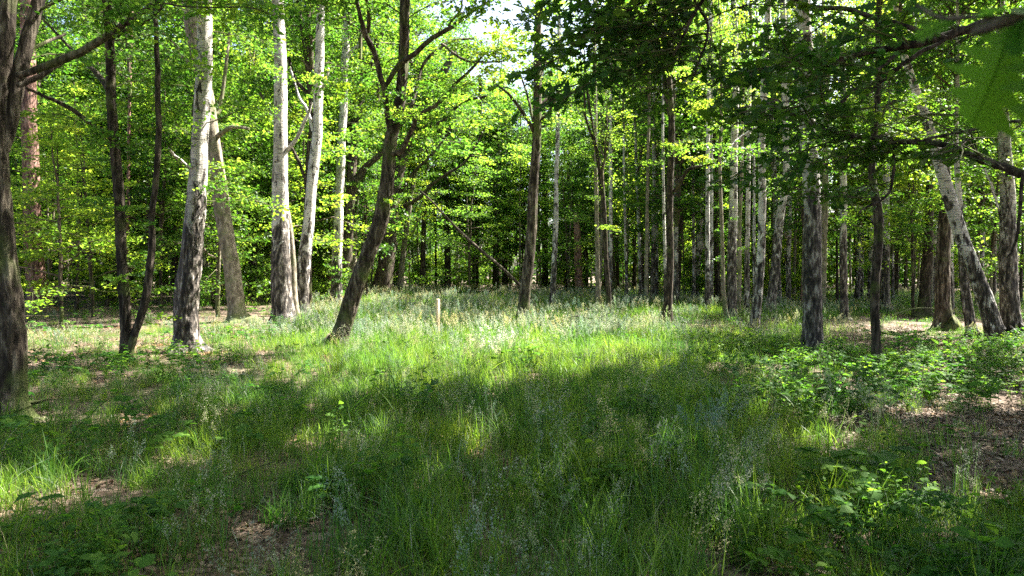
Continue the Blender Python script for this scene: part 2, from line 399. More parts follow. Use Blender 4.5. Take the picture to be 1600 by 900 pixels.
def tree(name, mat, by, path, label, cat='tree', H=13.0, crown=None, branches=(), boughs=(), group=None, bump=.05, flare=1.25, Y=None, wob=.01, sides=None, taper=True):
    """path: (px,py,width px) from the base up, in the plane of the base depth"""
    Y=Y or depth(by)
    W=[]
    for p in path:
        q=at(p[0],p[1],Y); W.append((q.x,q.y,q.z,p[2]/2/F*Y*.9))
    W=np.array(W)
    x0,y0=W[0,0],W[0,1]; zg=float(gz(x0,y0))
    W[0,2]=zg
    base=np.array([x0,y0,zg])
    # carry on above the picture
    if W[-1,2]<H:
        d=W[-1,:3]-W[-2,:3]; d=unit(d); z=W[-1,2]; cur=W[-1].copy(); step=1.6
        r0=cur[3]; z0=z; ex=[]
        while z<H:
            d=unit(d+np.array([random.uniform(-.06,.06)-d[0]*.15,random.uniform(-.06,.06),.12]))
            cur=cur.copy(); cur[:3]+=d*step; z=cur[2]; cur[3]=max(.02,r0*(1-.9*(z-z0)/(H-z0+.01)) )
            ex.append(cur)
        if ex: W=np.vstack([W,ex])
    L=float(np.abs(np.diff(W[:,2])).sum())
    near=Y<19 and mat!='pale'
    n=max(10,int(L/(.16 if Y<25 else .35)))
    if near: n=int(L/.055)
    S=spline(W,n); S[:,3]=np.maximum(S[:,3],.008)
    ph=random.uniform(0,9)
    S[:,0]+=wob*np.sin(S[:,2]*2.1+ph)*np.minimum(1,S[:,2]); S[:,1]+=wob*2*np.sin(S[:,2]*1.3+ph)*np.minimum(1,S[:,2])
    hz=np.maximum(S[:,2]-zg,0)
    S[:,3]*=1+(flare-1)*np.exp(-hz/.13)
    lo=spline(S[:2],2)[0]; S=np.vstack([np.array([S[0,0],S[0,1],zg-.25,S[0,3]*1.15]),S[:1],S[:1]*[1,1,1,1]+[0,0,.05,0],S[1:]])
    root=link(name,None,None,base.tolist()); root.empty_display_size=.3
    tag(root,label,cat,group)
    rg=None
    if near:
        hh=S[:,2]-zg; vis_=np.clip((CH+.42*Y+1-hh),0,1)
        if mat=='birch': fd=np.clip(1.3-hh/1.6,0,1)*vis_
        elif mat=='birch_rough': fd=np.clip(1.5-hh/3,0.12,1)*vis_
        else: fd=vis_
        rg=({'birch':.016,'birch_rough':.018,'oak':.016,'dark':.009,'pine':.014}[mat],13,3.2,fd)
    g=Geo(); tube(g,S[:,:3]-base,S[:,3],sides or (56 if near else 22 if Y<20 else 14),0,bump,ridge=rg,seed=by+path[0][0]*.1,roots=.85*np.exp(-np.maximum(S[:,2]-zg,0)/.16))
    link('trunk',g.mesh('trunk',[M[mat]]),root)
    info=dict(root=root,S=S,base=base,Y=Y,mat=mat)
    for b in branches: branch(info,b)
    for (key,z,count,sc) in boughs:
        for i in range(int(count*1.6+.5)):
            zz=random.uniform(*z)
            p=np.array([np.interp(zz,S[:,2],S[:,c]) for c in range(3)])-base
            foliage(root,key,p.tolist(),scale=sc*random.uniform(.8,1.25),tilt=random.uniform(-.35,.1))
    if crown:
        cl=list(crown if isinstance(crown[0],(list,tuple)) else [crown])
        if H-(cl[-1][1]+6)>1: cl.append((cl[-1][0] if cl[-1][0] not in ('young','young_dark') else 'oak_near',H-4.5,.8))
        for (key,z0,sc) in cl:
            if key=='canopy':
                p=np.array([np.interp(z0,S[:,2],S[:,c]) for c in range(3)])-base
                gap_crown(root,p.tolist(),sc); continue
            if x0<-3.5 and key in('oak_near','birch_high') and random.random()<.8 and not shades_clearing(x0,y0,z0,z0+6,3):
                pq=np.array([np.interp(z0,S[:,2],S[:,c]) for c in range(3)])-base
                foliage(root,'oak_near',(pq+np.array([random.uniform(0,1.2),0,1.0])).tolist(),scale=1.15)  # extra high crown added to keep the sun off the left side
            if shades_clearing(x0,y0,z0,z0+6):
                if z0<9: key,sc='birch_thin',.8
                else: key,sc='birch_thin',.7
            p=np.array([np.interp(z0,S[:,2],S[:,c]) for c in range(3)])-base
            foliage(root,key,p.tolist(),scale=sc)
    TREES.append(info)
    return info
def branch(info, b):
    """b: dict pts [(px,py,w)], dy: depth change to the tip, leaf key, n"""
    Y=info['Y']; pts=b['pts']; m=len(pts); W=[]
    for i,p in enumerate(pts):
        Yi=Y+b.get('y0',0)+b.get('dy',0)*i/(m-1)
        q=at(p[0],p[1],Yi); W.append((q.x,q.y,q.z,p[2]/2/F*Yi))
    W=np.array(W); S=spline(W,max(6,m*5))
    S[:,:3]+=np.cumsum(rng.normal(0,.006,(len(S),3)),0)
    g=Geo(); tube(g,S[:,:3]-info['base'],np.maximum(S[:,3],.003),8,0,.05,seed=m)
    link('branch',g.mesh('branch',[M[b.get('mat',info['mat'])]]),info['root'])
    n=b.get('n',0); key=b.get('leaf','bough')
    for i in range(n):
        u=b.get('u0',.3)+(1-b.get('u0',.3))*(i+random.random())/n
        j=min(len(S)-2,int(u*(len(S)-1))); p=S[j,:3]-info['base']; d=S[j+1,:3]-S[j,:3]
        rz=math.atan2(d[1],d[0])+random.uniform(-1.2,1.2)
        sc_,ti_=b.get('sc',1)*random.uniform(.75,1.2),random.uniform(-.3,.2)
        if key=='oak_spray': gap_spray(info['root'],p.tolist(),rz,sc_,ti_)
        else: foliage(info['root'],key,p.tolist(),rotz=rz,scale=sc_,tilt=ti_)

# ------------------------------------------------------------------ the individual trees
def br(pts, n=0, **k): return dict(pts=pts,n=n,**k)

# left part of the wood
tree('oak_tree','oak',655,[(8,655,66),(14,600,48),(12,500,44),(6,400,38),(-2,300,36),(-6,200,32),(4,100,24),(14,0,20)],
 'large shaded oak trunk cut by the left picture edge, moss at its foot','tree',H=11,crown=[('oak_near',6.5,1.1)],flare=1.2,bump=.06,
 branches=[br([(2,235,22),(22,170,22),(40,90,22),(66,0,18),(90,-90,12)],2,dy=.3,leaf='bough',u0=.7),
           br([(28,118,10),(90,95,13),(150,65,12),(210,28,9),(260,-5,6),(310,-45,4)],7,dy=-.4,y0=0,u0=.4,leaf='bough',sc=.7),
           br([(28,135,8),(70,120,9),(110,92,7)],0,dy=.3),
           br([(0,160,10),(25,120,8),(60,75,6),(110,50,4)],1,dy=1,leaf='bough',sc=.6)])
tree('pine_tree','pine',487,[(62,487,37),(58,450,31),(54,400,29),(49,300,26),(46,200,24),(44,100,22),(42,0,20)],
 'stout pine with plated reddish brown bark at left, sun flecks on it','pine',H=17,crown=[('pine',11,1.2)],bump=.03,wob=.01)
tree('young_tree','pale',462,[(33,462,12),(33,400,12),(35,300,11),(38,200,10),(37,100,9),(35,0,8)],
 'thin grey brown trunk close behind the stout reddish pine','tree',H=14,crown=[('oak_near',7.5,.8)])
tree('oak_tree','dark',572,[(196,572,22),(196,540,17),(197,470,17),(192,400,16),(186,320,16),(179,230,15),(173,150,15),(170,80,14),(167,0,13)],
 'dark slender oak forked low into two stems, leafy shoots round its stems','tree',H=10,crown=[('oak_near',6.5,.8)],flare=1.3,wob=.02,
 branches=[br([(200,556,13),(212,520,12),(226,470,12),(236,400,11),(238,330,9),(245,250,9),(246,150,8),(243,60,7),(240,-20,6)],9,leaf='tuft',u0=.15,sc=.9,dy=.2),
           br([(170,140,9),(150,115,8),(120,85,5),(60,20,3)],1,dy=.8,leaf='bough',sc=.6),
           br([(165,210,6),(110,165,7),(60,140,5),(40,130,4)],1,dy=-.6,leaf='bough',sc=.6),
           br([(172,60,8),(230,30,7),(262,5,5)],1,dy=-.4,leaf='bough',sc=.6)],
 boughs=[('tuft',(.8,4.5),14,.9),('bough',(3,6),5,.65)])
tree('birch_tree','birch_rough',550,[(291,550,46),(291,520,40),(293,470,38),(298,420,36),(303,350,32),(309,280,29),(312,220,27),(316,150,26),(320,80,25),(321,0,24)],
 'big white birch with a black furrowed foot, left of the leaning grey trunk','birch',H=15,crown=[('birch_high',8.5,1.2)],flare=1.15,bump=.07,
 branches=[br([(308,110,7),(285,85,6),(270,60,4),(255,50,3)],1,dy=-.5,leaf='tuft'),
           br([(306,270,5),(280,250,5),(262,235,3)],1,dy=-.8,leaf='tuft')],
 boughs=[('bough',(3,6.5),7,.8)])
tree('oak_tree','pale',506,[(374,506,38),(370,480,30),(363,430,28),(354,370,27),(345,310,26),(337,250,25),(327,180,25),(312,100,25),(300,40,23),(290,-20,20)],
 'bare grey trunk bowed to the left with a mossy foot, right of the furrowed birch','tree',H=14,crown=[('oak_near',9,1)],bump=.04,
 branches=[br([(336,215,8),(352,205,7),(365,198,6),(388,200,4)],1,dy=-.6,leaf='tuft'),
           br([(330,180,8),(345,165,6),(358,52,5)],0,dy=.4)],
 boughs=[('bough_fresh',(4,8),3,.8)])
tree('oak_tree','dark',462,[(394,462,15),(394,400,14),(395,330,14),(396,240,13),(396,160,13),(394,90,13),(390,40,11),(382,0,9)],
 'straight thin trunk behind and between the bowed grey trunk and a tall birch','tree',H=15,crown=[('oak_near',9,.9)],
 branches=[br([(394,95,9),(380,60,8),(362,20,7),(355,-20,5)],2,dy=-.5,leaf='bough',sc=.8),br([(396,70,7),(410,30,6),(418,-10,5)],2,dy=.6,leaf='bough',sc=.8)],
 boughs=[('bough',(4,11),6,1)])
tree('birch_tree','birch_rough',504,[(444,504,44),(441,470,37),(439,400,32),(438,330,28),(438,250,25),(439,150,22),(437,80,21),(434,0,19)],
 'tall white birch with rusty torn bark near its foot, lit on its right side','birch',H=17,crown=[('birch_high',11,1.2)],bump=.06,flare=1.1,
 branches=[br([(447,236,7),(460,222,6),(476,190,5),(486,160,4)],0,dy=-.3)],boughs=[('bough',(6,9.5),3,.8)])
tree('birch_tree','pale',500,[(462,500,17),(459,460,14),(456,400,12),(452,350,10),(444,300,5)],
 'short broken pale stem leaning on the rusty footed birch','dead trunk',H=1,bump=.06,Y=23.6)
tree('birch_tree','birch',494,[(474,494,26),(472,470,22),(475,420,23),(482,350,19),(489,270,18),(496,200,17),(498,120,16),(500,50,14),(502,0,13)],
 'slim grey white birch with dark knots, just right of the rusty footed birch','birch',H=17,crown=[('birch_high',11,1.1)],bump=.05,
 branches=[br([(490,205,6),(478,170,5),(466,150,4),(452,105,3)],0,dy=.5),br([(492,150,5),(508,130,4),(514,105,3)],1,dy=-.5,leaf='tuft')],
 boughs=[('bough_fresh',(8,11),2,.8)])
tree('oak_tree','dark',490,[(484,490,12),(481,430,12),(482,350,12),(484,250,13),(488,170,12),(481,100,10),(473,50,8),(468,20,7)],
 'dark trunk hidden close behind the slim birch with knots','tree',H=14,Y=27.5,crown=[('oak_near',9,.9)],
 branches=[br([(484,150,7),(460,120,6),(450,75,4)],1,leaf='bough'),br([(482,300,5),(462,245,5),(405,145,3)],1,leaf='bough')],boughs=[('bough',(6,11),4,1)])
tree('birch_tree','birch',478,[(525,478,22),(526,430,19),(529,350,16),(531,280,15),(535,200,14),(538,120,13),(541,50,12),(543,0,11)],
 'slender greyish birch with ivy leaves at its foot, left of a forked oak','birch',H=17,crown=[('birch_high',11,1.1)],
 branches=[br([(533,110,6),(545,85,6),(560,70,5)],1,leaf='tuft')],boughs=[('tuft',(.3,2.2),16,1.3),('bough',(7,12),3,1)])
tree('oak_tree','oak',472,[(538,472,20),(541,420,18),(545,350,17),(549,290,17),(553,220,16),(562,150,17),(577,100,15),(592,60,12),(604,20,10)],
 'brown oak bending right above a stout side limb, right of the ivy footed birch','tree',H=14,crown=[('oak_near',10,1)],
 branches=[br([(552,300,12),(562,275,12),(574,258,11),(592,243,9),(605,225,5)],1,dy=-.5,leaf='bough',sc=.8),
           br([(556,190,7),(530,200,6),(500,230,5),(470,240,3)],2,dy=-1,leaf='bough',sc=.8)],
 boughs=[('bough',(6,11),6,1)])
tree('oak_tree','oak',552,[(522,552,30),(536,510,27),(553,460,26),(573,405,25),(590,360,25),(601,310,24),(607,260,21),(612,215,20),(622,180,17),(627,130,17),(630,70,16),(634,0,15)],
 'dark oak leaning far to the right out of the sunlit grass','tree',H=12,crown=[('oak_near',7.5,1.0)],flare=1.1,bump=.05,wob=.015,
 branches=[br([(608,200,9),(600,150,9),(592,110,9),(583,75,9),(569,48,9),(560,20,7),(552,-20,6)],2,dy=-.8,leaf='bough',u0=.6,sc=.8),
           br([(574,50,7),(576,20,6),(571,-30,5)],1,dy=-.8,leaf='bough',sc=.7),
           br([(601,136,7),(625,100,9),(650,82,8),(680,58,8),(705,45,7),(735,25,5),(785,0,4)],5,dy=-1.2,leaf='bough',sc=.65),
           br([(604,240,10),(628,235,9),(645,200,8),(655,178,7),(690,160,6),(715,130,5),(742,105,4),(765,80,2)],5,dy=-1.5,leaf='bough_fresh',sc=.7),
           br([(609,205,8),(636,185,7),(650,140,5),(665,100,5),(700,70,4),(740,62,3)],4,dy=.9,leaf='bough_fresh',sc=.7),
           br([(690,68,5),(725,90,4),(760,97,3),(790,95,2)],2,dy=-1,y0=-.8,leaf='bough',sc=.5),
           br([(700,40,4),(720,10,3),(712,-20,2)],1,dy=-.8,y0=-.8,leaf='bough',sc=.5)],
 boughs=[('tuft',(1.8,5),6,.9),('bough',(3.6,6.8),9,.8)])
tree('oak_tree','oak',466,[(594,466,38),(600,430,31),(606,380,28),(611,330,26),(620,280,22),(635,230,19),(655,185,17),(675,140,15),(700,100,12)],
 'thick sunlit grey oak trunk with buttressed foot behind the leaning oak','tree',H=15,crown=[('oak_near',10,1.1)],bump=.06,
 branches=[br([(616,310,8),(632,290,7),(645,270,5),(680,235,4),(708,195,3)],2,dy=-2,leaf='bough_fresh'),
           br([(612,330,6),(650,312,6),(685,280,5),(730,250,4),(760,195,3)],3,dy=-3,leaf='bough_fresh'),
           br([(650,200,8),(690,190,7),(720,160,5),(760,150,4)],3,dy=-2,leaf='bough_fresh')],
 boughs=[('bough_fresh',(7,13),3,1.1)])
tree('beech_tree','pale',464,[(624,464,13),(626,430,11),(631,390,10),(636,350,9),(642,310,8),(650,260,7),(660,220,6)],
 'slim creamy trunk just right of the buttressed oak, bowed right','tree',H=12,crown=[('young',4.5,.9)],
 branches=[br([(634,374,4),(646,362,4),(652,350,2)],0)])
tree('beech_tree','pale',470,[(552,466,12),(552,430,10),(554,380,9),(556,330,9),(560,280,8)],
 'small pale stem framed between two oaks left of the buttressed oak','tree',H=12,Y=38,crown=[('young',4,.9)])
# centre
tree('oak_tree','oak',508,[(815,508,24),(819,470,20),(826,410,19),(831,350,18),(834,290,17),(838,220,16),(840,160,15),(840,90,14),(840,40,12),(842,0,11)],
 'brown oak standing alone near the middle of the clearing, boughs high up','tree',H=13,crown=[('oak_near',8.3,.8)],bump=.04,flare=1.15,
 branches=[br([(836,210,6),(822,185,6),(806,160,5),(790,140,4),(770,125,3)],1,dy=-.7,leaf='tuft'),
           br([(834,200,5),(826,160,4),(812,120,3)],1,dy=.6,leaf='tuft'),
           br([(842,168,6),(860,152,5),(880,148,4),(898,140,3)],1,dy=.5,leaf='tuft'),
           br([(842,190,5),(856,175,4),(872,145,3),(880,120,2)],1,dy=-.5,leaf='tuft'),
           br([(842,130,5),(852,100,4),(862,70,3)],2,dy=.6,leaf='bough',sc=.7)],
 boughs=[('bough_fresh',(6.2,9.4),9,.9)])
tree('birch_tree','birch',486,[(862,486,11),(865,430,10),(868,370,9),(869,300,8),(871,220,7),(872,150,7),(873,90,6),(874,0,5)],
 'thin pale birch right of the lone middle oak, straight as a rod','birch',H=15,crown=[('birch_high',9.5,.9)],boughs=[('tuft',(6,10),8,1.2)])
tree('pine_tree','pine',448,[(905,458,15),(904,430,14),(903,390,13),(901,350,11),(900,332,8)],
 'short dark broken pine trunk at the far edge of the clearing','dead trunk',H=1,Y=42)
tree('young_tree','pale',478,[(930,486,9),(933,460,8),(937,430,7),(939,390,6),(941,350,6)],
 'small leaning grey stem left of a dark thin oak in the clearing','tree',H=9,crown=[('young',3,.7)])
tree('young_tree','dark',499,[(951,499,10),(951,460,9),(947,400,8),(944,340,8),(941,290,8),(935,250,7),(926,200,5),(919,150,4)],
 'thin dark crooked young oak growing in the clearing grass','tree',H=9,crown=[('young',4.2,.75)],
 branches=[br([(938,268,5),(946,240,4),(950,215,3)],1,leaf='tuft'),br([(932,230,4),(915,185,4),(912,140,3),(897,110,2)],2,leaf='tuft')],boughs=[('bough_fresh',(3,7),6,.7)])
tree('birch_tree','birch',474,[(1010,474,8),(1011,430,8),(1012,370,8),(1012,300,7),(1014,220,7),(1016,120,6),(1016,0,5)],
 'left stem of a tight trio of slender birches','birch',H=16,crown=[('birch_high',9,1)],boughs=[('bough_fresh',(4,12),5,1)])
tree('birch_tree','birch_rough',477,[(1019,477,9),(1020,430,8),(1021,370,8),(1022,300,7),(1022,220,7),(1022,120,6),(1024,0,5)],
 'right stem of a tight trio of slender birches','birch',H=16,crown=[('birch_high',10,1)],boughs=[('bough_fresh',(4,12),4,1)])
tree('birch_tree','dark',470,[(1004,470,6),(1003,400,6),(1002,330,5),(1001,250,5),(1000,150,4)],
 'thinnest and darkest stem of a tight trio of slender birches','birch',H=14,crown=[('birch_high',9,.8)])
tree('oak_tree','dark',508,[(1041,508,22),(1044,470,15),(1047,420,13),(1046,350,12),(1048,280,12),(1049,200,11),(1046,120,10),(1046,60,8),(1047,0,7)],
 'dark brown oak with a crooked limb to its right and a split foot','tree',H=13,crown=[('oak_near',8,.8)],flare=1.15,
 branches=[br([(1034,503,9),(1037,485,8),(1042,465,8)],0),
           br([(1052,300,6),(1066,283,6),(1078,265,5),(1100,260,4),(1120,256,3)],2,dy=-.8,leaf='tuft',sc=1.1),
           br([(1046,180,6),(1038,130,6),(1040,60,5)],2,leaf='bough_fresh',sc=.8)],
 boughs=[('bough_fresh',(4,9),6,.8)])
tree('oak_tree','dark',476,[(1058,476,11),(1059,430,10),(1062,370,10),(1063,300,9),(1064,200,8),(1066,100,7)],
 'straight dark trunk right behind the crooked limbed oak','tree',H=14,crown=[('oak_near',8,.9)],boughs=[('bough',(4,12),8,1)])
tree('birch_tree','birch',474,[(1086,474,13),(1088,430,12),(1093,370,12),(1096,300,11),(1099,240,10),(1102,150,8)],
 'grey birch with pale right edge halfway to the cluster of three stems','birch',H=15,crown=[('birch_high',8,1)],boughs=[('bough_fresh',(4,12),6,1)])
tree('birch_tree','birch',468,[(1105,468,8),(1104,420,7),(1101,370,7),(1103,300,6),(1108,220,5)],
 'little pale stem right of the grey birch with a pale edge','birch',H=13,crown=[('young',6,.8)])
tree('birch_tree','pale',503,[(1136,503,8),(1131,460,7),(1129,400,7),(1127,350,6),(1126,290,6),(1125,230,5)],
 'thin cream stem at the left of a cluster of three stems','birch',H=12,crown=[('young',6,.7)])
tree('birch_tree','birch_rough',501,[(1143,501,20),(1143,460,17),(1144,400,16),(1145,350,15),(1146,290,13),(1148,220,12),(1150,120,10)],
 'thick banded grey birch in the middle of a cluster of three stems','birch',H=15,crown=[('birch_high',8,1.1)],boughs=[('tuft',(1.5,4.5),5,1.1),('bough_fresh',(5,9),3,.8)])
tree('birch_tree','pale',497,[(1153,497,8),(1155,450,7),(1155,400,7),(1157,330,6),(1159,240,5),(1162,120,5)],
 'smooth pale pink stem at the right of a cluster of three stems','birch',H=14,crown=[('birch_high',8,.9)])
# right part
tree('birch_tree','birch',522,[(1177,522,18),(1181,490,16),(1186,440,15),(1190,390,14),(1190,330,13),(1190,250,12),(1193,150,12),(1198,60,11),(1200,0,10)],
 'upright birch dappled black and white, right of the cluster of three stems','birch',H=15,crown=[('birch_high',10,1.1)],
 branches=[br([(1192,195,4),(1170,208,4),(1152,222,3),(1145,235,2)],1,dy=-.4,leaf='tuft')],boughs=[('bough',(3.5,7),3,.7)])
tree('birch_tree','birch_rough',492,[(1201,492,19),(1206,460,16),(1212,410,15),(1218,350,14),(1226,295,11),(1228,240,10),(1226,150,10),(1224,60,10),(1223,0,9)],
 'birch leaning slightly right with scaly foot and white upper stem','birch',H=16,crown=[('birch_high',11,1.1)])
tree('birch_tree','birch',480,[(1232,480,9),(1232,430,8),(1233,370,7),(1233,300,7),(1231,220,6),(1230,100,6)],
 'thin upright birch just left of the largest dark trunk','birch',H=16,crown=[('birch_high',10,1)])
tree('birch_tree','birch',478,[(1216,478,14),(1215,440,11),(1214,400,10),(1212,330,9),(1208,240,8)],
 'shadowed trunk half hidden behind the scaly footed birch','birch',H=14,crown=[('birch_high',9,1)])
tree('birch_tree','birch_rough',552,[(1269,552,38),(1269,520,32),(1270,460,30),(1269,400,29),(1268,320,27),(1266,250,26),(1262,170,25),(1258,80,24),(1253,0,22)],
 'largest dark grey birch at right with a furrowed foot, white birch behind it','birch',H=19,crown=[('canopy',8.5,.8),('canopy',13,.9)],bump=.04,flare=1.12,boughs=[('bough',(3.4,6.5),5,.7)])  # canopies above the view added to shade the left foreground
tree('birch_tree','pale',490,[(1284,490,11),(1286,440,11),(1287,390,11),(1288,330,11),(1290,260,10),(1292,160,9)],
 'smooth bright white birch standing behind the largest dark birch','birch',H=15,crown=[('birch_high',9,1)])
tree('birch_tree','birch_rough',505,[(1321,505,14),(1319,470,13),(1318,420,13),(1317,360,12),(1318,300,11),(1319,200,10)],
 'brown grey birch between the largest birch and a dark wavy sapling','birch',H=14,crown=[('oak_near',6,.8)],boughs=[('bough',(3,6),4,.9)])
tree('birch_tree','birch',473,[(1338,473,10),(1341,430,9),(1343,370,9),(1344,300,8),(1343,220,7)],
 'distant white flecked birch left of a dark wavy sapling','birch',H=15,crown=[('birch_high',7,1)],boughs=[('bough_fresh',(1.5,6),5,1)])
tree('birch_tree','birch',476,[(1359,476,9),(1360,430,8),(1362,370,8),(1364,300,7),(1365,200,6)],
 'far grey stem seen just left of a dark wavy sapling','birch',H=14,crown=[('birch_high',7,1)])
tree('oak_tree','dark',571,[(1370,571,17),(1369,530,14),(1367,480,13),(1368,430,13),(1372,370,14),(1371,330,14),(1364,290,12),(1363,250,10),(1368,200,9),(1373,140,9),(1373,70,8),(1372,0,7)],
 'slender near black wavy sapling trunk, darkest thin stem at right','tree',H=15,crown=[('oak_near',5.2,.7),('canopy',8,.8),('canopy',11.5,.7)],bump=.04,wob=.006,  # both high canopies are unseen, added as foreground shade casters
 branches=[br([(1367,240,4),(1345,232,4),(1320,236,2)],1,dy=-.4,leaf='tuft'),br([(1372,190,4),(1385,165,4),(1400,155,3)],1,leaf='tuft'),
           br([(1368,285,4),(1350,300,3),(1330,305,2)],1,dy=-.3,leaf='tuft')],
 boughs=[('bough',(3,5.5),6,.6)])
tree('birch_tree','birch_rough',487,[(1384,487,17),(1383,450,14),(1384,400,13),(1385,350,12),(1384,300,11),(1386,200,10)],
 'black footed grey birch just right of a dark wavy sapling','birch',H=15,crown=[('oak_near',7,.9)],boughs=[('bough',(3,8),4,1)])
tree('oak_tree','dark',494,[(1443,494,24),(1445,460,19),(1447,430,18),(1450,380,15),(1452,320,12),(1454,250,10)],
 'stout dark trunk with broad foot far behind the mossy one','tree',H=13,crown=[('oak_near',5,.9)],boughs=[('bough',(2.5,6),6,1)])
tree('oak_tree','oak',517,[(1474,517,28),(1473,480,24),(1473,430,22),(1474,380,20),(1476,320,18),(1478,250,15)],
 'mossy green brown oak trunk left of the big leaning birch','tree',H=13,crown=[('oak_near',5,.9)],boughs=[('bough',(2.6,5.5),7,.9)],bump=.05)
tree('birch_tree','birch',497,[(1486,497,10),(1486,460,10),(1485,410,9),(1484,360,8),(1484,300,7),(1480,230,6)],
 'thin grey stem touching the right side of the mossy oak trunk','birch',H=13,crown=[('birch_high',7,.9)])
tree('birch_tree','birch_rough',528,[(1520,528,15),(1514,490,14),(1509,450,13),(1506,410,12),(1502,370,10),(1497,310,9),(1494,240,8)],
 'small dark birch stem with mossy foot below the big leaning birch','birch',H=11,crown=[('oak_near',5,.7)])
tree('birch_tree','birch',537,[(1562,537,32),(1552,510,27),(1540,470,25),(1525,430,24),(1510,390,23),(1496,350,22),(1484,310,21),(1470,265,19),(1455,210,16),(1440,165,14),(1424,120,12),(1412,80,11),(1404,40,9)],
 'big white birch leaning far to the left with a mossy foot','birch',H=9,crown=[('birch_high',7,.9)],bump=.04,wob=.004,
 branches=[br([(1540,262,2),(1548,290,2),(1560,330,2)],0)])
tree('birch_tree','birch_rough',527,[(1582,527,34),(1579,490,29),(1576,440,27),(1574,390,25),(1573,340,23),(1573,280,21),(1570,200,18)],
 'stout black and white birch beside the foot of the big leaning birch','birch',H=12,crown=[('oak_near',5.5,.9)],bump=.06,boughs=[('bough',(3,5.5),6,.8)],
 branches=[br([(1572,370,4),(1560,330,3),(1549,295,3),(1543,265,2)],0)])
tree('birch_tree','birch',472,[(1457,472,7),(1459,420,8),(1461,350,9),(1463,270,10),(1464,190,10),(1466,110,9),(1468,40,7)],
 'distant straight white birch crossing behind the big leaning birch','birch',H=16,crown=[('birch_high',11,1)])
tree('birch_tree','birch',482,[(1504,482,8),(1507,430,8),(1508,370,7),(1506,320,7),(1503,250,6)],
 'faint grey stem behind the upper part of the big leaning birch','birch',H=13,crown=[('young',6,.9)])
# darker trunks of the middle distance at left and centre
mid=[(140,460,15,'dark','dark trunk straight behind the gap right of the reddish pine'),
     (168,466,16,'dark','dark trunk close left of the low forked oak'),
     (118,452,10,'dark','slim dark trunk nearest the reddish pine on its right'),
     (256,452,16,'dark','blackish trunk between the low forked oak and the furrowed birch'),
     (270,448,10,'dark','narrow blackish trunk touching the furrowed birch on its left'),
     (345,450,9,'dark','dim thin trunk behind the bowed grey trunk'),
     (378,452,11,'pine','reddish distant pine left of the straight thin trunk'),
     (420,450,12,'dark','dim trunk just left of the rusty footed birch'),
     (503,462,13,'dark','shady trunk between the knotty birch and the ivy footed birch'),
     (516,466,9,'pine','narrow reddish trunk left of the ivy footed birch'),
     (660,456,10,'dark','dark far trunk right of the slim creamy trunk'),
     (700,454,12,'dark','ivy ringed dark trunk below the dead slanting pole'),
     (743,453,11,'dark','dark trunk at the wood edge left of a close pair'),
     (775,452,12,'dark','left one of a close dark pair at the wood edge'),
     (789,452,11,'dark','right one of a close dark pair at the wood edge'),
     (852,452,12,'dark','dark trunk behind the thin rod straight birch'),
     (916,450,9,'dark','dark trunk right of the broken pine'),
     (965,462,7,'dark','slim dark stem right of the crooked young oak'),
     (992,456,8,'dark','dark stem left of the trio of slender birches')]
for (px,by,w,mt,lab) in mid:
    Y=depth(by+ (6 if by<460 else 0)); l=random.uniform(-14,14)
    tree('oak_tree' if mt=='dark' else 'pine_tree',mt,by,[(px,by+6,w),(px+l*.1,by-60,w*.9),(px+l*.5,by-200,w*.75),(px+l,by-330,w*.6)],lab,
         'tree' if mt=='dark' else 'pine',H=15,Y=Y,crown=[(random.choice(['oak_near','dark_far','young_dark']),random.uniform(4,6.5),1.0)],
         boughs=[('bough',(2.5,10),3,1.1)])

# ---- the broad oak standing outside the picture at right, whose boughs hang in over the path
def free_tree(name, mat, x, y, r0, H, label, cat='tree', lean=(0,0), crowns=(), group=None, sides=7):
    z=float(gz(x,y)); n=max(6,int(H/1.2)); s=np.linspace(0,1,n)
    P=np.stack([lean[0]*s**1.2+np.cumsum(rng.normal(0,.03,n))*s, lean[1]*s**1.2+np.cumsum(rng.normal(0,.03,n))*s, -.25+s*(H+.25)],1)
    rr=r0*(1-.72*s); rr[0]*=1.3
    root=link(name,None,None,(x,y,z)); root.empty_display_size=.3; tag(root,label,cat,group)
    g=Geo(); tube(g,spline(np.hstack([P,rr[:,None]]),n*2)[:,:3],spline(np.hstack([P,rr[:,None]]),n*2)[:,3],sides,0,.04,seed=x)
    link('trunk',g.mesh('trunk',[M[mat]]),root)
    for (key,z0,sc) in crowns:
        p=[float(np.interp(z0,P[:,2],P[:,c])) for c in range(3)]
        if key=='canopy': gap_crown(root,p,sc)
        else: foliage(root,key,p,scale=sc)
    return root
over=free_tree('oak_tree','oak',7.6,4.6,.26,20,'broad spreading oak whose dark boughs hang in from the right over the path','oak',sides=16)
OI=dict(root=over,S=None,base=np.array(over.location),Y=5.5,mat='dark')
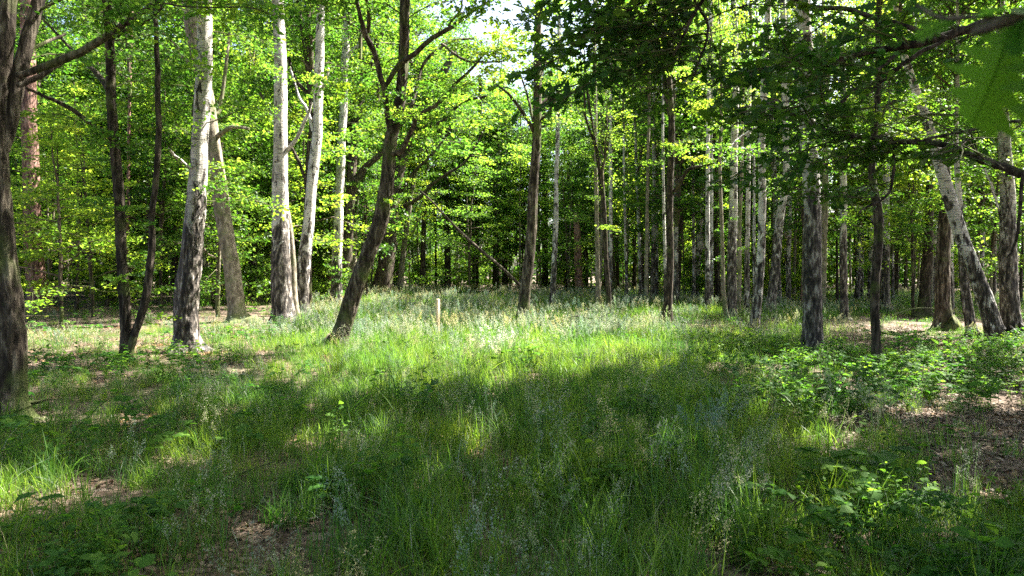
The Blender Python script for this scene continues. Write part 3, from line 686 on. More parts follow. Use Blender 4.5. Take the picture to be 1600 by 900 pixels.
for b in [br([(2420,330,34),(1900,340,26),(1740,320,20),(1600,276,15),(1540,255,12),(1475,230,10),(1400,222,8),(1300,212,6),(1222,180,3)],10,leaf='oak_spray',u0=.4,dy=.6),
          br([(2420,250,30),(2000,60,24),(1700,30,18),(1560,42,14),(1480,62,14),(1400,84,12),(1330,96,9),(1262,122,5)],11,leaf='oak_spray',u0=.35,dy=.8),
          br([(1480,60,7),(1400,36,8),(1330,14,8),(1262,4,7),(1180,-30,5),(1130,-60,3)],6,leaf='oak_spray',u0=.1,y0=.3,dy=.6),
          br([(1600,188,5),(1540,196,5),(1450,214,4),(1385,222,4)],5,leaf='oak_spray',u0=.1,dy=.2,sc=.8),
          br([(1480,60,6),(1420,100,6),(1385,130,5),(1350,165,3)],4,leaf='oak_spray',u0=.2,y0=.3,dy=.4,sc=.9),
          br([(1400,84,5),(1330,140,4),(1290,180,3)],5,leaf='oak_spray',u0=.2,y0=.4,sc=.8),
          br([(1400,222,5),(1390,300,4),(1340,330,3)],3,leaf='oak_spray',u0=.2,y0=.4,dy=.2,sc=.7),
          br([(2420,150,30),(1900,-200,22),(1500,-180,16),(1280,-90,11),(1130,-30,7),(1085,5,6),(1062,45,5),(1040,85,4)],15,leaf='oak_spray',u0=.55,dy=.8),
          br([(1130,-30,5),(1050,-15,5),(985,15,4),(925,50,3)],9,leaf='oak_spray',u0=.1,y0=.7,dy=.4),
          br([(1085,0,4),(1110,40,4),(1100,90,3),(1085,130,2)],8,leaf='oak_spray',u0=.2,y0=.7,dy=.2,sc=.9),
          br([(1600,276,6),(1590,360,5),(1570,400,3)],0,leaf='oak_spray',u0=.2,dy=.4,sc=.7)]:
    branch(OI,b)
for (x,y,z,s) in [(-.3,1.0,6.2,1.0),(-1.0,1.8,10.5,1.1),(-.5,2.5,14.5,1.0)]:
    gap_crown(over,(x,y,z),s)

# ---- trees whose crowns shade the near ground (unseen, beside and behind the camera; some added to block sky light)
SIDE=[(11.2,9.6,.24,21,[('canopy',7,1.0),('canopy',11.5,1.1),('canopy',16,1.1)],'oak rooted outside the picture beyond the mulch path'),
      (12.6,13.6,.22,18,[('canopy',8,1.0),('canopy',13,1.0)],'slimmer oak rooted outside the picture level with the black wavy sapling'),
      (10.5,-1.0,.22,15,[('canopy',5.5,1.0),('canopy',10,1.0)],'oak rooted to the right and behind the viewpoint'),
      (15.0,6.0,.22,20,[('canopy',6.0,1.0),('canopy',10.5,1.1),('canopy',15,1.1)],'second oak rooted far right of the viewpoint'),
      (3.5,-4.5,.2,15,[('canopy',6.0,1.0),('canopy',10,1.0)],'unseen oak added close behind the viewpoint on the right'),
      (-3.5,-3.5,.2,15,[('canopy',6.0,1.0),('canopy',10,1.0)],'unseen oak added close behind the viewpoint on the left'),
      (-9.5,2.5,.2,15,[('canopy',6.0,1.0),('canopy',10.5,1.0)],'unseen oak added left of the viewpoint'),
      (-13.5,9.0,.2,15,[('canopy',7.0,.9)],'unseen oak added left of the picture beside the mossy footed oak'),
      (18.5,14.5,.22,19,[('canopy',7.0,1.0),('canopy',12,1.1)],'oak rooted right of the picture beyond the leaning birch')]
for (x,y,r0,H,cr,lab) in SIDE:
    free_tree('oak_tree','oak',x,y,r0,H,lab,'tree',crowns=cr,sides=10)

# ---- the wood behind: every tree an object, of a few look-alike kinds
def clear_of(px,Y,x):
    """leave the meadow and the traced trees' foreground open"""
    return True
KINDS=[('oak_tree','dark',['oak_far','dark_far'],(3.0,6.0),'dark thin oak trunk lost in the dense wood behind the clearing','far dark oaks in the wood'),
       ('birch_tree','birch',['birch_high','oak_far'],(6.0,8.0),'slim far birch with pale bark in the dense wood behind','far birches in the wood'),
       ('beech_tree','pale',['young','oak_far'],(2.6,4.2),'leafy young beech with low layered boughs deep in the wood','young beeches in the wood'),
       ('pine_tree','pine',['pine'],(9.0,11.0),'far straight pine with a high needle crown in the wood','far pines in the wood')]
placed=[]
def far_ok(x,y,dmin):
    for (a,b) in placed:
        if (a-x)**2+(b-y)**2<dmin*dmin: return False
    return True
cnt=0
while cnt<250:
    Y=29+55*random.random()**.85
    hw=Y*.80+3
    X=random.uniform(-hw,hw); px=800+F*X/Y
    if 640<px<960 and Y<47: continue
    if 500<px<=640 and Y<46: continue
    if px>=1010 and Y<25: continue
    if px<640 and Y<29: continue
    if 790<px<960 and random.random()<.2: continue
    if not far_ok(X,Y,2.6): continue
    placed.append((X,Y)); cnt+=1
    w=(.36,.16,.38,.10) if px<800 else ((.2,.36,.42,.02) if Y>38 else (.12,.8,.06,.02))
    k=random.choices(range(4),w)[0]
    name,mt,keys,zr,lab,grp=KINDS[k]
    z0=random.uniform(*zr); key=random.choice(keys)
    if k==1 and key=='oak_far': z0=4
    gap=(835<px<945) or (1165<px<1245)
    open_=(600<px<1380) and Y<62
    top=[(random.choice(['oak_far','birch_high','oak_far']),z0+6.5,random.uniform(.9,1.2))] if (k!=2 and not (gap and Y<50) and not (open_ and random.random()<.7)) or (px<450 and random.random()<.6) else []
    if gap and Y>40: top.append(('birch_thin',z0+7,1.3))
    if top and not gap and not open_ and random.random()<.75: top.append((random.choice(['oak_far','birch_high']),z0+12,1.0))
    H=z0+(7.5 if k!=2 else 6.5)+6*len(top)
    free_tree(name,mt if (k!=0 or random.random()<.4) else 'oak',X,Y,random.uniform(.07,.17) if k!=2 else random.uniform(.05,.1),H,lab,'tree' if k!=3 else 'pine',
        lean=(random.uniform(-.8,.8),random.uniform(-.5,.5)),crowns=[(key,z0,.8 if gap else random.uniform(.9,1.25))]+top+([('young_dark',2.8,1.1)] if random.random()<.3 else []),group=grp,sides=6)
# leafy understorey between the nearer trunks
US=[(-14.5,24,.9,'young'),(-11.5,27,1.0,'young'),(-17,27,1.0,'young_dark'),(-20,30,1.1,'young'),(-9,30,1.0,'young'),(-22,35,1.1,'young_dark'),
    (-2.5,41,1.1,'young'),(.5,44,1.1,'young'),(-15.5,34,1.1,'young_dark'),(3.5,43,1.1,'young'),(6.5,39,1.0,'young'),
    (13.5,36,1.1,'young'),(16,30,1.0,'young'),(18,26,.9,'young'),(14.5,25,.8,'young'),(20,33,1.1,'young'),(23,29,1.0,'young'),(18.5,20.5,.8,'young_dark'),
    (-13,20,.8,'young_dark'),(-19,22,.9,'young'),(-16.5,21,.9,'young_dark'),(-10,23.5,.9,'young'),(-15.5,30.5,1.2,'young_dark'),(-24,26,1.1,'young'),(-26,31,1.2,'young_dark'),(-18,34,1.2,'young'),(-8,38,1.2,'young_dark'),(-12,38,1.2,'young'),(-1,46,1.3,'young_dark'),(2,47,1.3,'young'),(5,46,1.3,'young_dark'),(9.5,38,1.2,'young'),(16,34,1.2,'young'),(21,25,1,'young'),(25,34,1.2,'young_dark'),(14,40,1.3,'young'),(19,38,1.3,'young'),(-21,26,1.1,'young')]
for i,(x,y,s,key) in enumerate(US):
    lift=3.6 if x/y>.12 and y>27 else 2.3
    if x<-9: key='young_dark' if random.random()<.35 else 'young'  # left understorey mixes in the darker leaf colour in place of shade
    free_tree('young_oak',('dark','pale')[i%2],x,y,.045*s+.02,6.5*s,'thin stemmed young leafy tree of the understorey between the taller trunks','young tree',
       lean=(random.uniform(-.4,.4),random.uniform(-.4,.4)),crowns=[(key,(lift if (i%3 or lift>3) else 1.2)*s,s)],group='understorey young trees')

slim=0
while slim<14:
    Y=random.uniform(24,35); px=random.uniform(935,1330); X=(px-800)/F*Y
    if not far_ok(X,Y,1.1): continue
    placed.append((X,Y)); slim+=1
    free_tree('birch_tree','birch' if slim%3 else 'pale',X,Y,random.uniform(.055,.10),random.uniform(14,18),'slim pale birch among many alike at the right edge of the clearing grass','birch',
        lean=(random.uniform(-.9,.9),random.uniform(-.4,.4)),crowns=[('birch_thin',random.uniform(8,10),1.2)],group='slim birches right of the clearing',sides=8)
k_=0
while k_<60:
    Y=random.uniform(27,62); X=random.uniform(-.8*Y,.8*Y); px=800+F*X/Y
    if (600<px<1010 and Y<46) or (px>=1010 and Y<33): continue
    k_+=1; sc=random.uniform(.9,1.7)
    sh=link('shrub',None,None,(X,Y,float(gz(X,Y)))); tag(sh,'low green shrub on the forest floor among the far trunks','shrub','shrubs under the far trees')
    g=Geo(); r2=np.random.default_rng(k_)
    for q in range(4): tube(g,np.array([[0,0,-.1],[r2.normal(0,.1),r2.normal(0,.1),.4],[r2.normal(0,.3),r2.normal(0,.3),1.0]])*sc,[.02,.015,.008],5,0)
    link('stem',g.mesh('stem',[M['twig']]),sh); foliage(sh,'shrub',(0,0,.05),scale=sc)

# ---- oak sapling beside the camera: its leaf hangs into the upper right corner
sap=link('oak_sapling',None,None,(1.35,-.15,0)); tag(sap,'oak sapling whose blurred lobed leaves fill the upper right corner','sapling')
g=Geo(); P=spline(np.array([[0,0,-.2,.022],[0.02,.02,.8,.018],[-.03,.05,1.5,.014],[0,.1,2.1,.010],[.03,.1,2.6,.005]]),14); tube(g,P[:,:3],P[:,3],8)
link('trunk',g.mesh('trunk',[M['twig']]),sap)
def sp(px,py,Y): return np.array(at(px,py,Y))-np.array(sap.location)
g=Geo(); Q=np.array([[0.0,.1,2.05],list(sp(1720,-20,.62)),list(sp(1600,28,.70)),list(sp(1530,26,.76)),list(sp(1470,28,.8)),list(sp(1432,8,.86))]); 
Q4=spline(np.hstack([Q,np.array([[.008],[.005],[.0035],[.003],[.0025],[.0015]])]),26); tube(g,Q4[:,:3],Q4[:,3],6)
link('branch',g.mesh('branch',[M['twig']]),sap)
M['near_leaf']=leaf_mat('near_oak_leaf',[(0.035,0.10,0.015),(0.045,0.12,0.018)],[(0.12,0.31,0.02),(0.15,0.36,0.028)],0.55,0.7,0.08)
def big_leaf(a, b, wid, nrm, mat, curl=.12):
    a=np.array(a); b=np.array(b); d=b-a; L=np.linalg.norm(d); d=d/L; n=np.array(nrm,float); n=unit(n-(n@d)*d); s=np.cross(n,d)
    g=Geo(); us=np.linspace(0,1,73)
    prof=np.interp(us,[0,.05,.12,.17,.27,.33,.45,.51,.63,.69,.8,.86,.95,1],[.03,.05,.2,.08,.42,.12,.56,.13,.6,.15,.44,.24,.2,.02])*wid/L
    rows=[]
    for j,v in enumerate(np.linspace(-1,1,17)):
        sweep=.22*abs(v)*prof*2
        u=us+sweep
        z=-curl*(us-.3)**2+.07*abs(v)*prof*2+.004*np.sin(us*38)*abs(v)
        rows.append(a+L*(u[:,None]*d+(v*prof)[:,None]*s+z[:,None]*n))
    V=np.array(rows); m,k=V.shape[:2]; i=np.arange(m-1)[:,None]*k; j=np.arange(k-1)[None]
    f=np.stack([i+j,i+j+1,i+j+1+k,i+j+k],-1).reshape(-1,4)
    g.add(V.reshape(-1,3),f,0,True)
    mid=rows[8]+0.0006*n
    tube(g,mid[::6],np.linspace(.0012,.0004,len(mid[::6])),5,0,cap=False)
    link('leaf',g.mesh('oak_leaf',[M['near_leaf']]),sap)
big_leaf(sp(1585,30,.72),sp(1530,190,.68),.11,(.45,-.6,.55),'leaf_dark')
big_leaf(sp(1640,40,.70),sp(1650,200,.64),.10,(.1,-.6,.6),'leaf_dark')
big_leaf(sp(1530,26,.76),sp(1615,2,.6),.06,(-.1,-.45,.9),'leaf_dark')
big_leaf(sp(1600,26,.70),sp(1590,75,.62),.035,(-.5,-.4,.8),'leaf_dark')
big_leaf(sp(1500,30,.78),sp(1432,58,.80),.035,(.2,-.7,.6),'leaf_dark')
big_leaf(sp(1432,8,.86),sp(1400,-25,.88),.05,(.2,-.5,.8),'leaf_dark')

# ---- wooden stake, fallen sticks
q=at(684,522,17.2); st=link('stake',None,None,(q.x,q.y,float(gz(q.x,q.y)))); 
g=Geo()
w=.042
V=[];
for z,s in ((-.2,1),(.95,1),(.965,.8)):
    V+= [(-w*s,-w*s*.8,z),(w*s,-w*s*.8,z),(w*s,w*s*.8,z),(-w*s,w*s*.8,z)]
g.add(V,[[0,1,5,4],[1,2,6,5],[2,3,7,6],[3,0,4,7],[4,5,9,8],[5,6,10,9],[6,7,11,10],[7,4,8,11],[8,9,10,11]],0)
st.rotation_euler=(R(1.5),R(-1.5),R(58))
link('post',g.mesh('post',[M['wood']]),st)
tag(st,'short pale wooden stake standing upright in the sunlit grass','stake')
def stick(pts,r,lab,mat='twig',forks=0):
    P=np.array([(x,y,float(gz(x,y))+z) for x,y,z in pts]); o0=P[0].copy()
    S=spline(P-o0,24); S+=np.cumsum(rng.normal(0,.004,S.shape),0); g=Geo(); tube(g,S,np.linspace(r,r*.4,24),7,0,.1)
    for k in range(forks):
        j=rng.integers(6,20); d=unit(S[j+1]-S[j]); e=unit(np.cross(d,[0,0,1])*random.choice([-1,1])+d*.7+np.array([0,0,.3]))
        tube(g,S[j]+e*np.linspace(0,.3,5)[:,None],np.linspace(r*.4,r*.15,5),5,0,.1)
    o=link('fallen_branch',g.mesh('fallen_branch',[M[mat]]),None,o0.tolist()); tag(o,lab,'branch')
stick([(-3.15,3.95,.03),(-2.7,4.0,.05),(-2.3,4.15,.04),(-1.9,4.1,.03)],.018,'grey fallen stick lying on dark litter in the lower left','oak',2)
stick([(-2.5,4.6,.04),(-2.2,4.9,.05),(-1.95,5.3,.05)],.02,'mossy short fallen branch in the lower left grass','oak',1)
stick([(1.1,17.5,.35),(1.6,17.7,.5),(2.1,17.6,.45),(2.6,18,.6)],.018,'dark crooked dead branch lying over the clearing grass','dark',3)
pp=[at(px_,py_,26.0) for px_,py_ in ((838,478),(812,446),(776,412),(738,380),(700,342),(672,312),(654,297))]
G0=float(gz(pp[0].x,26))
stick([(q_.x,26.0,q_.z-float(gz(q_.x,26))) for q_ in pp],.07,'thin bare dead pole slanting left above the clearing grass','oak')
stick([(13.2,24,.1),(14.2,24.4,.35),(15.2,24.6,.3),(16.5,25,.1)],.03,'pale arched fallen branch near the mossy oak trunk','pale',2)
stick([(2.0,5.9,.05),(2.35,6.0,.1),(2.8,6.3,.05)],.008,'thin straw coloured twig lying at the edge of the mulch path','pale',1)
stick([(3.4,6.1,.04),(3.9,6.3,.06),(4.6,6.2,.04)],.014,'bare brown stick lying across the mulch path','twig',2)

# ------------------------------------------------------------------ ground sheet
def grid_ground():
    n=260
    t=np.linspace(-1,1,n); xs=np.sinh(t*4.6)/np.sinh(4.6)*260
    ys=np.sinh(t*4.6)/np.sinh(4.6)*260+8
    X,Yy=np.meshgrid(xs,ys); Z=gz(X,Yy)
    far=np.hypot(X,Yy-8); Z=Z*np.clip(1.6-far/90,0,1)
    V=np.stack([X,Yy,Z],-1).reshape(-1,3)
    i=np.arange(n-1)[:,None]*n; j=np.arange(n-1)[None]
    f=np.stack([i+j,i+j+1,i+j+1+n,i+j+n],-1).reshape(-1,4)
    g=Geo(); g.add(V,f,0,True)
    m,nt,ns,L=newmat('forest_floor')
    tc=N(nt,'ShaderNodeTexCoord')
    def nz(s,d=5,r=.6): 
        n_=N(nt,'ShaderNodeTexNoise',inp={'Scale':s,'Detail':d,'Roughness':r}); L.new(tc.outputs['Object'],n_.inputs['Vector']); return n_.outputs['Fac']
    a=nz(9,6); b=nz(38,4); c_=nz(.35,5)
    vor=N(nt,'ShaderNodeTexVoronoi',inp={'Scale':24.0,'Randomness':1.0}); L.new(tc.outputs['Object'],vor.inputs['Vector'])
    vr=N(nt,'ShaderNodeSeparateColor'); L.new(vor.outputs['Color'],vr.inputs[0])
    litter=ramp(nt,[(0.0,(0.05,0.033,0.022)),(0.4,(0.11,0.075,0.052)),(0.75,(0.20,0.145,0.11)),(1.0,(0.34,0.27,0.22))]); L.new(vr.outputs[0],litter.inputs[0])
    soil=ramp(nt,[(0.3,(0.035,0.024,0.016)),(0.7,(0.12,0.085,0.06))]); L.new(b,soil.inputs[0])
    col=mix(nt,mathn(nt,'MULTIPLY',a,1.0),soil.outputs[0],litter.outputs[0])
    mossf=ramp(nt,[(0.5,(0,0,0)),(0.68,(1,1,1))]); L.new(c_,mossf.inputs[0])
    col=mix(nt,mathn(nt,'MULTIPLY',mossf.outputs[0],.55),col,(0.055,0.085,0.022))
    h=mathn(nt,'ADD',mathn(nt,'MULTIPLY',vor.outputs['Distance'],.6),b)
    finish(nt,col,[(h,.03),(a,.05)],.9,.15)
    o=link('ground',g.mesh('ground',[m])); tag(o,kind='structure')
grid_ground()

# ------------------------------------------------------------------ ground cover (stuff)
def blades(g, n, spread, hlo, hhi, w, bend, mat, r, segs=4, base=(0,0)):
    p=r.normal(0,spread,(n,2))+np.array(base); hgt=r.uniform(hlo,hhi,n); a=r.uniform(0,2*np.pi,n); lean=np.abs(r.normal(0,bend,n))+.08
    s=np.linspace(0,1,segs+1)
    d=np.stack([np.cos(a),np.sin(a)],1)
    horiz=(lean*hgt)[:,None]*s[None]**1.9
    z=hgt[:,None]*(s[None]-.28*lean[:,None]*s[None]**2.6)
    C=np.concatenate([p[:,None,:]+d[:,None,:]*horiz[...,None], z[...,None]],-1)
    tw=a+np.pi/2+r.normal(0,.5,n); sd=np.stack([np.cos(tw),np.sin(tw),np.zeros(n)],1)
    wd=w*r.uniform(.6,1.3,n)[:,None]*np.interp(s,[0,.3,.8,1],[.7,1,.55,.06])[None]
    Lf=C-sd[:,None]*wd[...,None]/2; Rt=C+sd[:,None]*wd[...,None]/2
    V=np.stack([Lf,Rt],2).reshape(n,-1,3); k=V.shape[1]
    b=(np.arange(n)*k)[:,None]; q=np.arange(segs)[None]*2
    f=np.stack([b+q,b+q+1,b+q+3,b+q+2],-1).reshape(-1,4)
    g.add(V.reshape(-1,3),f,mat,True)
    return C
def culm(g, r, h, spike, mat_stem, mat_seed, base, loose=1.0, sw=.004):
    a=r.uniform(0,6.28); ln=r.uniform(.08,.35)*h; s=np.linspace(0,1,7)
    d=np.array([math.cos(a),math.sin(a)])
    C=np.stack([base[0]+d[0]*ln*s**2,base[1]+d[1]*ln*s**2,h*(s-.06*s**3)],1)
    tw=np.array([-d[1],d[0],0]); wd=np.linspace(.0028,.0012,7)[:,None]*(sw/.004)
    V=np.stack([C-tw*wd,C+tw*wd],1).reshape(-1,3); q=np.arange(6)*2
    g.add(V,np.stack([q,q+1,q+3,q+2],-1),mat_stem,True)
    m=int(spike); u=r.uniform(.66,1.0,m)
    P=np.stack([np.interp(u,s,C[:,c]) for c in range(3)],1)
    rad=(.012+.05*loose*(1.02-u)/.34*r.uniform(.2,1,m))*h/.7
    b=r.uniform(0,6.28,m); P+=np.stack([np.cos(b)*rad,np.sin(b)*rad,r.uniform(0,.02,m)+rad*.3],1)
    leaves(g,P,sw*2.6,mat_seed,np.array([(-.5,0),(0,.2),(.5,0),(0,-.2)]),0.2,1.0,r)
def quads(g): return g
M['sun_white_seed']=leaf_mat('sun_whitened_seed_head',[(0.7,0.7,0.62),(0.8,0.79,0.72)],[(0.5,0.52,0.42),(0.6,0.6,0.5)],0.35,0.6,0.2)  # seed heads painted white for the glare of full sun
GM=[M['grass'],M['grass_blue'],M['seed'],M['herb'],M['dry'],M['sun_white_seed']]
def tuft_fine(seed,n=52,sp=.09,h=(.12,.38),w=.0062,mat=0):
    r=np.random.default_rng(seed); g=Geo(); blades(g,n,sp,*h,w,.42,mat,r); blades(g,max(3,n//14),sp,h[0],h[1]*1.05,w*.8,.95,2,r); return g.mesh('grass_tuft',GM)
def tuft_seed(seed,nc=6,h=(.42,.75),loose=1.0,spk=60,sw=.0048,nb=30,w=.0065,sp=.08,sm=2):
    r=np.random.default_rng(seed); g=Geo(); blades(g,nb,sp,.15,.42,w,.4,1,r)
    for i in range(nc): culm(g,r,r.uniform(*h),spk,1,sm,r.normal(0,sp,2),loose,sw)
    return g.mesh('seed_grass_tuft',GM)
def tuft_broad(seed,n=22):
    r=np.random.default_rng(seed); g=Geo(); blades(g,n,.05,.22,.55,.010,.65,0,r,6); return g.mesh('broad_grass_tuft',GM)
def herb(seed,nst=7,h=(.12,.34),ls=.075,spread=.13,per=9):
    r=np.random.default_rng(seed); g=Geo()
    for i in range(nst):
        b=r.normal(0,spread,2); hh=r.uniform(*h); a=r.uniform(0,6.28); l=hh*r.uniform(.1,.5)
        P=np.array([[b[0],b[1],-.02],[b[0]+math.cos(a)*l*.4,b[1]+math.sin(a)*l*.4,hh*.6],[b[0]+math.cos(a)*l,b[1]+math.sin(a)*l,hh]])
        tube(g,spline(P,5),np.linspace(.003,.0015,5),3,3,cap=False)
        for k in range(per):
            u=.35+.65*(k+1)/per; p=np.array([np.interp(u*2,range(3),P[:,c]) for c in range(3)])
            aa=k*2.4+i; d=np.array([math.cos(aa),math.sin(aa),.15]); sz=ls*r.uniform(.6,1.2)*(1.15-.4*u)
            leaves(g,[p+d*sz*.65],sz,3,OVAL,1.0,.3,r,.2,D=[d*3])
    return g.mesh('leafy_herb',GM)
def bramble(seed):
    r=np.random.default_rng(seed); g=Geo()
    for i in range(4):
        a=r.uniform(0,6.28); l=r.uniform(.3,.6); hh=r.uniform(.15,.4); s=np.linspace(0,1,8)
        P=np.stack([np.cos(a)*l*s,np.sin(a)*l*s,hh*np.sin(s*2.4)],1); tube(g,P,np.linspace(.004,.002,8),4,3,cap=False)
        for k in range(7):
            u=r.uniform(.2,1); p=np.array([np.interp(u*7,range(8),P[:,c]) for c in range(3)]); aa=a+random.choice([-1,1])*1.2
            for t in (-.8,0,.8):
                d=np.array([math.cos(aa+t),math.sin(aa+t),.2]); leaves(g,[p+d*.045],.065,3,OVAL,1.0,.3,r,.2,D=[d*3])
    return g.mesh('bramble_clump',GM)
def litter(seed,n=75,spread=.38,s=.036):
    r=np.random.default_rng(seed); g=Geo()
    C=np.stack([r.uniform(-spread,spread,n),r.uniform(-spread,spread,n),r.uniform(.004,.022,n)],1)
    leaves(g,C,s,4,OVAL,1.0,.35,r)
    for i in range(5):
        p=r.uniform(-spread,spread,2); a=r.uniform(0,3.14); l=r.uniform(.05,.2)
        tube(g,np.array([[p[0],p[1],.012],[p[0]+math.cos(a)*l,p[1]+math.sin(a)*l,.02]]),[.003,.002],4,4)
    return g.mesh('litter_patch',GM)

def scatter(name, label, protos, pts, rot, scl, idx, cat=None):
    """one stuff object: points that instance the prototype meshes"""
    src=bpy.data.collections.new(name+'_sources')
    for i,me in enumerate(protos):
        o=bpy.data.objects.new('%s_proto_%02d'%(name,i),me); src.objects.link(o)
    me=bpy.data.meshes.new(name); me.vertices.add(len(pts)); me.vertices.foreach_set('co',np.asarray(pts,np.float32).ravel())
    a=me.attributes.new('rot','FLOAT_VECTOR','POINT'); a.data.foreach_set('vector',np.asarray(rot,np.float32).ravel())
    a=me.attributes.new('scl','FLOAT_VECTOR','POINT'); a.data.foreach_set('vector',np.asarray(scl,np.float32).ravel())
    a=me.attributes.new('idx','INT','POINT'); a.data.foreach_set('value',np.asarray(idx,np.int32))
    o=link(name,me); tag(o,label,cat,kind='stuff')
    ng=bpy.data.node_groups.new(name+'_nodes','GeometryNodeTree')
    ng.interface.new_socket('Geometry',in_out='INPUT',socket_type='NodeSocketGeometry')
    ng.interface.new_socket('Geometry',in_out='OUTPUT',socket_type='NodeSocketGeometry')
    gi=ng.nodes.new('NodeGroupInput'); go=ng.nodes.new('NodeGroupOutput')
    ci=ng.nodes.new('GeometryNodeCollectionInfo'); ci.inputs['Collection'].default_value=src
    ci.inputs['Separate Children'].default_value=True; ci.inputs['Reset Children'].default_value=True
    ip=ng.nodes.new('GeometryNodeInstanceOnPoints'); ip.inputs['Pick Instance'].default_value=True
    def attr(nm,dt):
        n=ng.nodes.new('GeometryNodeInputNamedAttribute'); n.data_type=dt; n.inputs['Name'].default_value=nm; return n.outputs['Attribute']
    L=ng.links
    L.new(gi.outputs[0],ip.inputs['Points']); L.new(ci.outputs[0],ip.inputs['Instance'])
    L.new(attr('idx','INT'),ip.inputs['Instance Index']); L.new(attr('rot','FLOAT_VECTOR'),ip.inputs['Rotation']); L.new(attr('scl','FLOAT_VECTOR'),ip.inputs['Scale'])
    L.new(ip.outputs[0],go.inputs[0])
    md=o.modifiers.new('scatter','NODES'); md.node_group=ng
    return o

def sn(x,y,s,o=0):
    return .5+.5*(np.sin(x*s+o)*np.cos(y*s*1.13+o*2)+.6*np.sin(x*s*2.1+y*s*1.7+o*3)+.4*np.cos(x*s*3.9-y*s*4.3+o))/2.0
def box(px,py,x0,x1,y0,y1,fx=25,fy=10):
    return np.clip((px-x0)/fx+.5,0,1)*np.clip((x1-px)/fx+.5,0,1)*np.clip((py-y0)/fy+.5,0,1)*np.clip((y1-py)/fy+.5,0,1)
B=9999
def grass_cover(X,Y):
    px,py=gpx(X,Y); d=np.full(X.shape,.9)
    d=d*(1-.93*box(px,py,-B,470,HY,520,60,10))
    d=d*(1-.55*box(px,py,-B,430,520,585,60,20))
    d=d*(1-.9*box(px,py,-B,560,-B,474,60,6))
    d=d*(1-.93*box(px,py,1275,B,645,705,50,20))*(1-.93*box(px,py,1410,B,690,810,60,20))      # mulch path
    d=d*(1-.93*box(px,py,1440,B,560,660,60,20))
    d=d*(1-.85*box(px,py,1010,1700,503,520,60,5))
    d=d*(1-.8*box(px,py,1300,B,490,545,50,10))
    d=d*(1-.65*box(px,py,1110,B,540,655,80,15))
    d=d*(1-.5*box(px,py,-B,170,800,B,60,30))
    d=d*(1-.85*box(px,py,-B,240,640,740,70,12)*(sn(X,Y,2.6,1)>.5))
    d=d*(1-.45*box(px,py,400,540,780,B,60,25))
    d=d*(1-.4*box(px,py,820,930,760,850,40,25))
    holes=sn(X,Y,2.2,2.0)
    d=d*np.where(holes<.24,.45,1.0)*(.7+.5*sn(X,Y,1.1,.4))
    d=np.maximum(d,1.0*box(px,py,1180,1405,735,815,30,12))
    return np.clip(d,0,1)
def herb_cover(X,Y):
    px,py=gpx(X,Y); d=np.full(X.shape,.07)+.35*(sn(X,Y,1.3,4)>.66)*(py>585)
    d=np.maximum(d,.9*box(px,py,1090,B,538,650,60,10)*(sn(X,Y,1.5,3)>.28))
    d=np.maximum(d,.35*box(px,py,1270,B,525,560,60,8))
    d=np.maximum(d,.85*box(px,py,1230,B,808,B,120,25))
    d=np.maximum(d,.5*box(px,py,30,330,570,610,40,10))
    d=np.maximum(d,.35*box(px,py,90,230,490,515,30,6))
    d=d*(1-.96*box(px,py,1300,B,655,710,60,15))*(1-.96*box(px,py,1420,B,690,785,60,25))
    d=d*(1-.8*box(px,py,1180,1400,740,800,30,12))
    return d
def sample(y0,y1,per_m2,fn,seed,hw=.84,pad=1.0):
    r=np.random.default_rng(seed); out=[]
    area=(y1-y0)*2*(hw*(y0+y1)/2+pad); n=int(area*per_m2)
    Y=y0+(y1-y0)*r.uniform(0,1,n*2); X=r.uniform(-1,1,n*2)*(hw*y1+pad)
    k=np.abs(X)<hw*Y+pad; X,Y=X[k][:n],Y[k][:n]
    k=r.uniform(0,1,len(X))<fn(X,Y); X,Y=X[k],Y[k]
    return np.stack([X,Y,gz(X,Y)],1)
def orient(n,r,tilt=.12): return np.stack([r.normal(0,tilt,n),r.normal(0,tilt,n),r.uniform(0,6.28,n)],1)

# grass
protos=[tuft_fine(s) for s in (1,2,3,4)]+[tuft_broad(s) for s in (5,6)]+[tuft_seed(s) for s in (7,8,9)] \
  +[tuft_fine(s,60,.2,(.16,.42),.008) for s in (10,11,12)] \
  +[tuft_seed(s,9,(.42,.74),1.0,34,.011,36,.008,.22) for s in (13,14,15)]
r=np.random.default_rng(99)
P=[];I=[];S=[]
def put(pts,idx,sc):
    P.append(pts); I.append(idx); S.append(sc)
for (y0,y1,den,sd) in ((2.4,5.5,60,1),(5.5,9,46,2),(9,14,30,3)):
    p=sample(y0,y1,den,grass_cover,sd); n=len(p)
    px,py=gpx(p[:,0],p[:,1]); sf=np.clip(.02+.24*(sn(p[:,0],p[:,1],1.7,5)>.62)+.05*box(px,py,150,1350,560,B,100,20),0,.5)
    u=r.uniform(0,1,n); idx=np.where(u<sf*.55,r.integers(6,9,n),np.where(u>.87,r.integers(4,6,n),r.integers(0,4,n)))
    put(p,idx,r.uniform(.7,1.25,n)*(.75+.4*sn(p[:,0],p[:,1],1.4,2)))
for (y0,y1,den,sd) in ((14,22,15,4),(22,34,8,5),(34,52,4.5,6)):
    p=sample(y0,y1,den,grass_cover,sd); n=len(p); u=r.uniform(0,1,n)
    sd_=.04+.5*np.clip((sn(p[:,0],p[:,1],.8,3.3)-.42)*5,0,1); idx=np.where(u<sd_,r.integers(12,15,n),r.integers(9,12,n)); put(p,idx,r.uniform(.75,1.25,n)*(1+.012*(y0-14)))
P=np.concatenate(P); I=np.concatenate(I); S=np.concatenate(S)
sx_=(684-800)/F
kk=~((np.abs(P[:,0]-sx_*P[:,1])<.22)&(P[:,1]>14.6)&(P[:,1]<18)); P,I,S=P[kk],I[kk],S[kk]
gpx_,gpy_=gpx(P[:,0],P[:,1])
